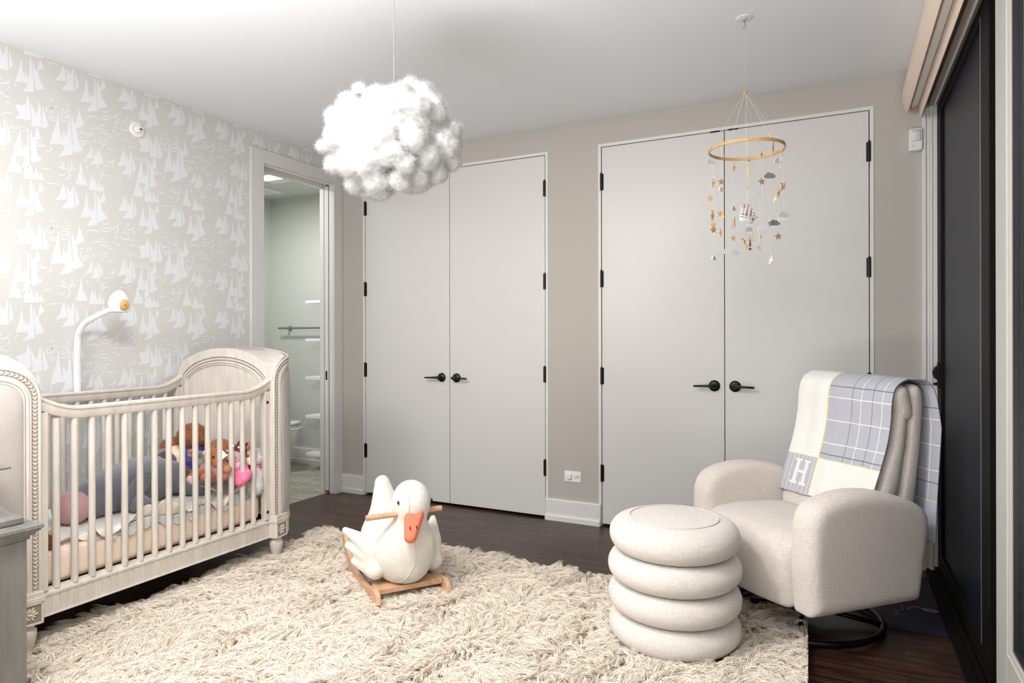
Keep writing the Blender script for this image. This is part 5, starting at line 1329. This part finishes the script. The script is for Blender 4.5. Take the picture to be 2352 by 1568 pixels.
# ================================================================ SOFT TOYS IN THE CRIB
m_grey_pl = mat('grey_plush', (120, 124, 134), .9, sheen=.5, bump=.3, bscale=14, bdist=.02, bump2=.3, b2scale=5, var=.06, vscale=6)
m_pink_pl = mat('pink_plush', (214, 166, 170), .9, sheen=.4, bump=.2, bscale=200)
m_brown = mat('brown_fur', (158, 96, 54), .95, bump=.8, bscale=160, bdist=.006, sheen=.3)
m_tan = mat('tan_plush', (178, 116, 72), .95, bump=.4, bscale=220, sheen=.3)
m_choc = mat('chocolate_plush', (112, 62, 48), .9, sheen=.3)
m_creamv = mat('cream_quilted_nylon', (226, 206, 172), .5, bump=.3, bscale=20, bdist=.01)
m_purv = mat('purple_quilted_nylon', (62, 48, 122), .45, bump=.3, bscale=20, bdist=.01)
m_greysl = mat('grey_sleeve', (158, 163, 170), .7)
m_dusty = mat('dusty_rose_cloth', (196, 138, 138), .9, bump=.3, bscale=40, bdist=.006)
m_hot = mat('bright_pink_tulle', (240, 128, 164), .8, bump=.4, bscale=60, bdist=.006)
m_face = mat('doll_face_cloth', (236, 200, 196), .9); m_face2 = mat('cream_face_plush', (240, 216, 196), .9)
m_fuzz = mat('white_fuzzy_plush', (242, 240, 238), .95, bump=.9, bscale=120, bdist=.008)
m_red = mat('red_label', (206, 40, 48), .6); m_tagw = mat('paper_tag', (244, 222, 214), .8); m_eye = mat('toy_eye', (24, 22, 26), .2); m_blue = mat('blue_eye', (74, 112, 190), .3)
m_green = mat('green_ribbon', (64, 178, 112), .6); m_stripe2 = mat('pink_stripe', (250, 190, 208), .8); m_navy = mat('navy_print', (48, 44, 78), .8)
def toy(name, label, cat, px, py, d, group='soft toys in the crib'):
    p = at_d(px, py, d); p[2] = max(p[2], .395); return thing(name, label, cat, tuple(p), 0, group), p
class V3:
    """view helper: image px/py plus forward depth, relative to a toy origin"""
    def __init__(s, o): s.o = o
    def __call__(s, px, py, d): return at_d(px, py, d)-s.o
def blob(name, parts, m, parent, h=.007, k=.012, relax=2):
    lo = np.min([np.minimum(p[0], p[1])-max(p[2], p[3]) for p in parts], axis=0)-.02; hi = np.max([np.maximum(p[0], p[1])+max(p[2], p[3]) for p in parts], axis=0)+.02
    def fn(P):
        d = None
        for a, b, ra, rb in parts:
            e = sd_cap(P, a, b if np.linalg.norm(np.array(b)-np.array(a)) > 1e-6 else np.array(b)+1e-4, ra, rb); d = e if d is None else smin(d, e, k)
        return d
    return sdf_obj(name, fn, lo, hi, h, m, parent, relax)

# grey plush animal lying along the back of the mattress (plain, no face)
dk = thing('grey_plush_animal', 'large grey plush animal with a pink nose lying on the crib blanket', 'soft toy', (.42, -2.0, .395), 0, 'soft toys in the crib')
def D(x, y, z): return np.array([x-.42, y+2.0, z-.395])
def dfn(P):
    d = sd_ell(P, D(.42, -1.945, .505), (.14, .195, .118))
    d = smin(d, sd_ell(P, D(.44, -2.10, .49), (.10, .11, .10)), .05)
    d = smin(d, sd_ell(P, D(.46, -2.20, .475), (.09, .10, .085)), .04)
    d = smin(d, sd_cap(P, D(.47, -1.80, .50), D(.58, -1.72, .445), .075, .05), .04)
    d = smin(d, sd_cap(P, D(.50, -2.06, .45), D(.62, -2.06, .43), .05, .042), .03)
    d = smin(d, sd_cap(P, D(.32, -1.82, .47), D(.26, -1.70, .45), .07, .05), .04)
    return np.maximum(d, -P[:, 2]-.002)
db = sdf_obj('plush_body', dfn, (-.3, -.35, -.02), (.3, .4, .30), .010, m_grey_pl, dk, 2)
def nfn(P): return np.maximum(sd_ell(P, D(.485, -2.305, .462), (.082, .075, .074)), -P[:, 2]-.002)
sdf_obj('nose_patch', nfn, (-.1, -.45, -.02), (.22, -.12, .2), .009, m_pink_pl, dk, 2)
def ear(P):
    q = P-D(.565, -2.05, .51); R = rotm('X', 38) @ rotm('Z', 10); q = q @ R
    return sd_ell(q, (0, 0, 0), (.014, .10, .048))
sdf_obj('ear', ear, (-.02, -.22, -.01), (.32, .12, .28), .007, m_grey_pl, dk, 2)
MB().tube([tuple(v) for v in smoothpath([D(.40, -1.86, .615), D(.41, -1.81, .632), D(.40, -1.77, .605), D(.40, -1.72, .545), D(.41, -1.70, .50)], 6)], [.014]*25, 10).build('tail', m_grey_pl, dk, smooth=True)

# bear in a cream quilted vest
t, o = toy('teddy_bear', 'curly brown teddy bear in a cream vest, slumped in the back crib corner', 'teddy bear', 412, 1086, 3.55); v = V3(o)
hb = blob('bear_body', [(v(395, 1035, 3.55), v(396, 1030, 3.55), .056, .056), (v(380, 1022, 3.55), v(381, 1022, 3.55), .022, .022), (v(412, 1022, 3.55), v(412, 1022, 3.55), .02, .02), (v(412, 1060, 3.53), v(415, 1078, 3.5), .05, .055), (v(405, 1082, 3.42), v(420, 1088, 3.34), .034, .03)], m_brown, t)
fuzz('curls', hb, 9000, .012, .0007, m_brown, t, curl=1.3)
blob('vest', [(v(407, 1045, 3.50), v(420, 1050, 3.49), .054, .05), (v(405, 1065, 3.49), v(418, 1072, 3.48), .058, .05)], m_creamv, t, k=.006)
# bear in a purple vest
t, o = toy('teddy_bear', 'curly brown teddy bear in a purple vest, tallest toy at the crib end', 'teddy bear', 446, 1088, 3.50); v = V3(o)
hb = blob('bear_body', [(v(440, 1003, 3.48), v(444, 1003, 3.48), .066, .066), (v(415, 1006, 3.48), v(415, 1006, 3.48), .024, .024), (v(467, 1010, 3.47), v(467, 1010, 3.47), .026, .026), (v(444, 1045, 3.5), v(444, 1080, 3.48), .05, .06)], m_brown, t)
fuzz('curls', hb, 12000, .013, .0007, m_brown, t, curl=1.3)
blob('vest', [(v(440, 1042, 3.46), v(452, 1042, 3.46), .052, .052), (v(438, 1062, 3.45), v(454, 1062, 3.45), .056, .056), (v(440, 1078, 3.44), v(454, 1078, 3.44), .054, .054)], m_purv, t, k=.005)
blob('sleeve', [(v(466, 1046, 3.42), v(440, 1042, 3.36), .024, .022), (v(466, 1050, 3.42), v(462, 1062, 3.40), .024, .024)], m_greysl, t)
blob('paw', [(v(437, 1037, 3.35), v(442, 1039, 3.35), .015, .015)], m_tan, t)
# tan bear behind
t, o = toy('teddy_bear', 'fluffy tan teddy bear peeking from behind the bear in the rose dress', 'teddy bear', 504, 1088, 3.44); v = V3(o)
hb = blob('bear_body', [(v(503, 1034, 3.44), v(508, 1034, 3.44), .056, .056), (v(522, 1026, 3.43), v(522, 1026, 3.43), .024, .024), (v(505, 1060, 3.45), v(505, 1080, 3.45), .05, .05)], m_tan, t)
fuzz('curls', hb, 6000, .009, .0006, m_tan, t, curl=1.1)
MB().ell(tuple(v(495, 1027, 3.385)), (.005, .005, .005)).build('eye', m_eye, t, smooth=True)
# brown bear in a rose dress with a paper tag
t, o = toy('plush_bear', 'brown plush bear in a dusty rose dress with a white paper tag on its ear', 'teddy bear', 482, 1098, 3.34); v = V3(o)
hb = blob('bear_body', [(v(490, 1052, 3.31), v(496, 1050, 3.31), .050, .052), (v(474, 1040, 3.33), v(474, 1040, 3.33), .020, .020), (v(512, 1035, 3.32), v(512, 1035, 3.32), .020, .020), (v(500, 1064, 3.27), v(500, 1064, 3.27), .028, .028), (v(484, 1085, 3.33), v(490, 1085, 3.33), .05, .05),
      (v(472, 1086, 3.28), v(442, 1096, 3.20), .026, .024), (v(492, 1090, 3.27), v(470, 1097, 3.20), .024, .022), (v(510, 1080, 3.28), v(524, 1077, 3.26), .022, .02)], m_tan, t)
blob('dress', [(v(478, 1080, 3.30), v(508, 1078, 3.29), .046, .044), (v(474, 1090, 3.29), v(512, 1088, 3.29), .042, .036)], m_dusty, t)
blob('paw_pad', [(v(436, 1100, 3.175), v(441, 1106, 3.175), .017, .014)], m_face, t, h=.005)
blob('inner_ear', [(v(471, 1040, 3.305), v(472, 1044, 3.305), .013, .012)], m_face, t, h=.005)
MB().ell(tuple(v(490, 1049, 3.255)), (.005, .005, .005)).build('eye', m_eye, t, smooth=True)
c = v(511, 1045, 3.235); MB().add([tuple(c+RT*a+UPV*b) for a, b in ((-.026, .004), (0, -.020), (.026, .0), (.0, .024))], [(0, 1, 2, 3)]).build('paper_tag', m_tagw, t, solid=.001)
# deer-hood doll
t, o = toy('cloth_doll', 'cloth doll with a brown spotted deer hood and a bright pink tulle dress', 'doll', 543, 1106, 3.430); v = V3(o)
hd = blob('hood', [(v(543, 1042, 3.460), v(548, 1040, 3.460), .050, .048), (v(526, 1048, 3.450), v(520, 1062, 3.430), .022, .014)], m_choc, t)
blob('antler', [(v(546, 1024, 3.460), v(550, 1014, 3.460), .009, .007), (v(562, 1026, 3.460), v(567, 1018, 3.460), .009, .007)], m_choc, t, h=.004)
for px, py in ((522, 1035), (548, 1027), (536, 1024), (556, 1034)): MB().ell(tuple(v(px, py, 3.285)), (.005, .005, .005)).build('spot', m_fuzz, hd, smooth=True)
fcx = blob('doll_body', [(v(533, 1056, 3.400), v(538, 1053, 3.400), .040, .040), (v(545, 1080, 3.420), v(545, 1092, 3.410), .034, .04), (v(528, 1080, 3.390), v(514, 1092, 3.350), .014, .012)], m_face, t)
for px, py, m in ((523, 1059, m_eye), (541, 1050, m_blue)): MB().ell(tuple(v(px, py, 3.226)), (.005, .004, .006)).build('eye', m, fcx, smooth=True)
blob('tulle_dress', [(v(548, 1078, 3.400), v(552, 1076, 3.400), .040, .040), (v(535, 1096, 3.370), v(562, 1090, 3.380), .036, .036), (v(550, 1104, 3.350), v(558, 1098, 3.350), .03, .03)], m_hot, t)
fz = blob('sleeve', [(v(543, 1070, 3.370), v(553, 1066, 3.370), .020, .018)], m_stripe2, t, h=.005)
# cream dog with a pink cap
t, o = toy('plush_dog', 'cream plush dog with a brown nose and pink cap, beside the white fuzzy toy', 'soft toy', 574, 1100, 3.470); v = V3(o)
bd = blob('dog_body', [(v(568, 1045, 3.490), v(569, 1052, 3.480), .042, .044), (v(572, 1056, 3.440), v(575, 1060, 3.430), .024, .022), (v(571, 1080, 3.500), v(571, 1096, 3.490), .044, .046)], m_face2, t)
blob('cap', [(v(563, 1030, 3.480), v(572, 1024, 3.480), .026, .024)], m_dusty, t)
MB().ell(tuple(v(568, 1047, 3.432)), (.013, .010, .012)).build('nose', m_brown, bd, smooth=True); MB().ell(tuple(v(561, 1045, 3.445)), (.003, .003, .003)).build('eye', m_eye, bd, smooth=True)
blob('overall', [(v(568, 1078, 3.460), v(569, 1092, 3.450), .040, .042)], m_hot, t)
blob('printed_scarf', [(v(566, 1080, 3.415), v(571, 1072, 3.415), .010, .010)], m_navy, t, h=.005)
# white fuzzy toy with red label
t, o = toy('fuzzy_plush', 'white fuzzy plush toy with a red label, in the front corner of the crib', 'soft toy', 582, 1112, 3.47); v = V3(o)
wb_ = blob('plush_body', [(v(584, 1040, 3.49), v(585, 1052, 3.49), .034, .042), (v(582, 1085, 3.48), v(582, 1116, 3.47), .046, .05)], m_fuzz, t)
fuzz('fur', wb_, 6000, .012, .0006, m_fuzz, t, curl=.8)
c = v(594, 1070, 3.468); rl_ = MB().add([tuple(c+RT*a+UPV*b) for a, b in ((-.014, -.011), (.014, -.012), (.014, .012), (-.014, .013))], [(0, 1, 2, 3)]).build('red_label', m_red, t, solid=.0012)
tx = text('lettering', "d's", .017, m_fuzz, rl_, tuple(c-FW*.0012), (PI/2, 0, YAW))
# pink plush tucked behind
t, o = toy('pink_plush', 'bit of a bright pink plush toy showing behind the cream vest bear', 'soft toy', 392, 1092, 3.48); v = V3(o)
blob('plush_body', [(v(384, 1070, 3.46), v(392, 1086, 3.42), .022, .026), (v(400, 1090, 3.38), v(402, 1092, 3.38), .016, .016)], m_hot, t)
# small brown toy with green ribbon at the near end
t, o = toy('small_brown_plush', 'small brown furry toy with a green ribbon at the near end of the crib', 'soft toy', 112, 1252, 2.600); t.location.z = .385; o = np.array(t.location); v = V3(o)
sb = blob('plush_body', [(v(108, 1246, 2.590), v(112, 1248, 2.590), .026, .024), (v(92, 1246, 2.610), v(88, 1250, 2.610), .03, .03)], m_brown, t, h=.005)
fuzz('fur', sb, 5000, .009, .0005, m_brown, t, curl=.7)
blob('ribbon', [(v(102, 1232, 2.575), v(98, 1246, 2.570), .010, .010), (v(98, 1250, 2.570), v(99, 1262, 2.570), .008, .006)], m_green, t, h=.004)
# ================================================================ LIGHT
w = bpy.data.worlds.new('world'); SC.world = w; w.use_nodes = True
w.node_tree.nodes['Background'].inputs[0].default_value = (.62, .70, .86, 1); w.node_tree.nodes['Background'].inputs[1].default_value = .3
def lamp(name, kind, loc, energy, col=(1, 1, 1), size=.3, target=None, **kw):
    l = bpy.data.lights.new(name, kind); l.energy = energy; l.color = col
    if kind == 'AREA': l.shape = 'DISK'; l.size = size
    else: l.shadow_soft_size = size
    for k, v in kw.items(): setattr(l, k, v)
    o = bpy.data.objects.new(name, l); COL.objects.link(o); o.location = loc
    if target is not None: o.rotation_euler = (Vector(target)-Vector(loc)).to_track_quat('-Z', 'Y').to_euler()
    return o
lamp('bounce_flash', 'SPOT', (2.0, -4.45, .45), 480, (1, .995, .99), .3, (2.0, -4.45, 2.6), spot_size=math.radians(118), spot_blend=.8)
lamp('fill_light', 'AREA', (2.9, -4.5, .25), 72, (1, .995, .99), 2.2, (2.9, -4.6, 2.6))  # added broad uplight, lifts the far ceiling; unseen fill
lamp('key_light', 'AREA', (1.1, -4.2, 2.3), 22, (1, .985, .965), .8, (3.3, -1.0, .8))  # added soft key from the rear left, no visible source
lamp('overhead_fill', 'AREA', (2.0, -3.1, 2.59), 30, (1, .975, .95), .6, (2.0, -3.0, 0))  # added overhead fill for crib, ottoman and chair; no fixture there
lamp('bathroom_light', 'AREA', (-.75, -.3, 2.54), 16, (1, .99, .97), .35, (-.75, -.3, 0))
SC.view_settings.view_transform = 'Standard'; SC.view_settings.look = 'None'; SC.view_settings.gamma = 1; SC.view_settings.use_curve_mapping = False
SC.view_settings.exposure = .52
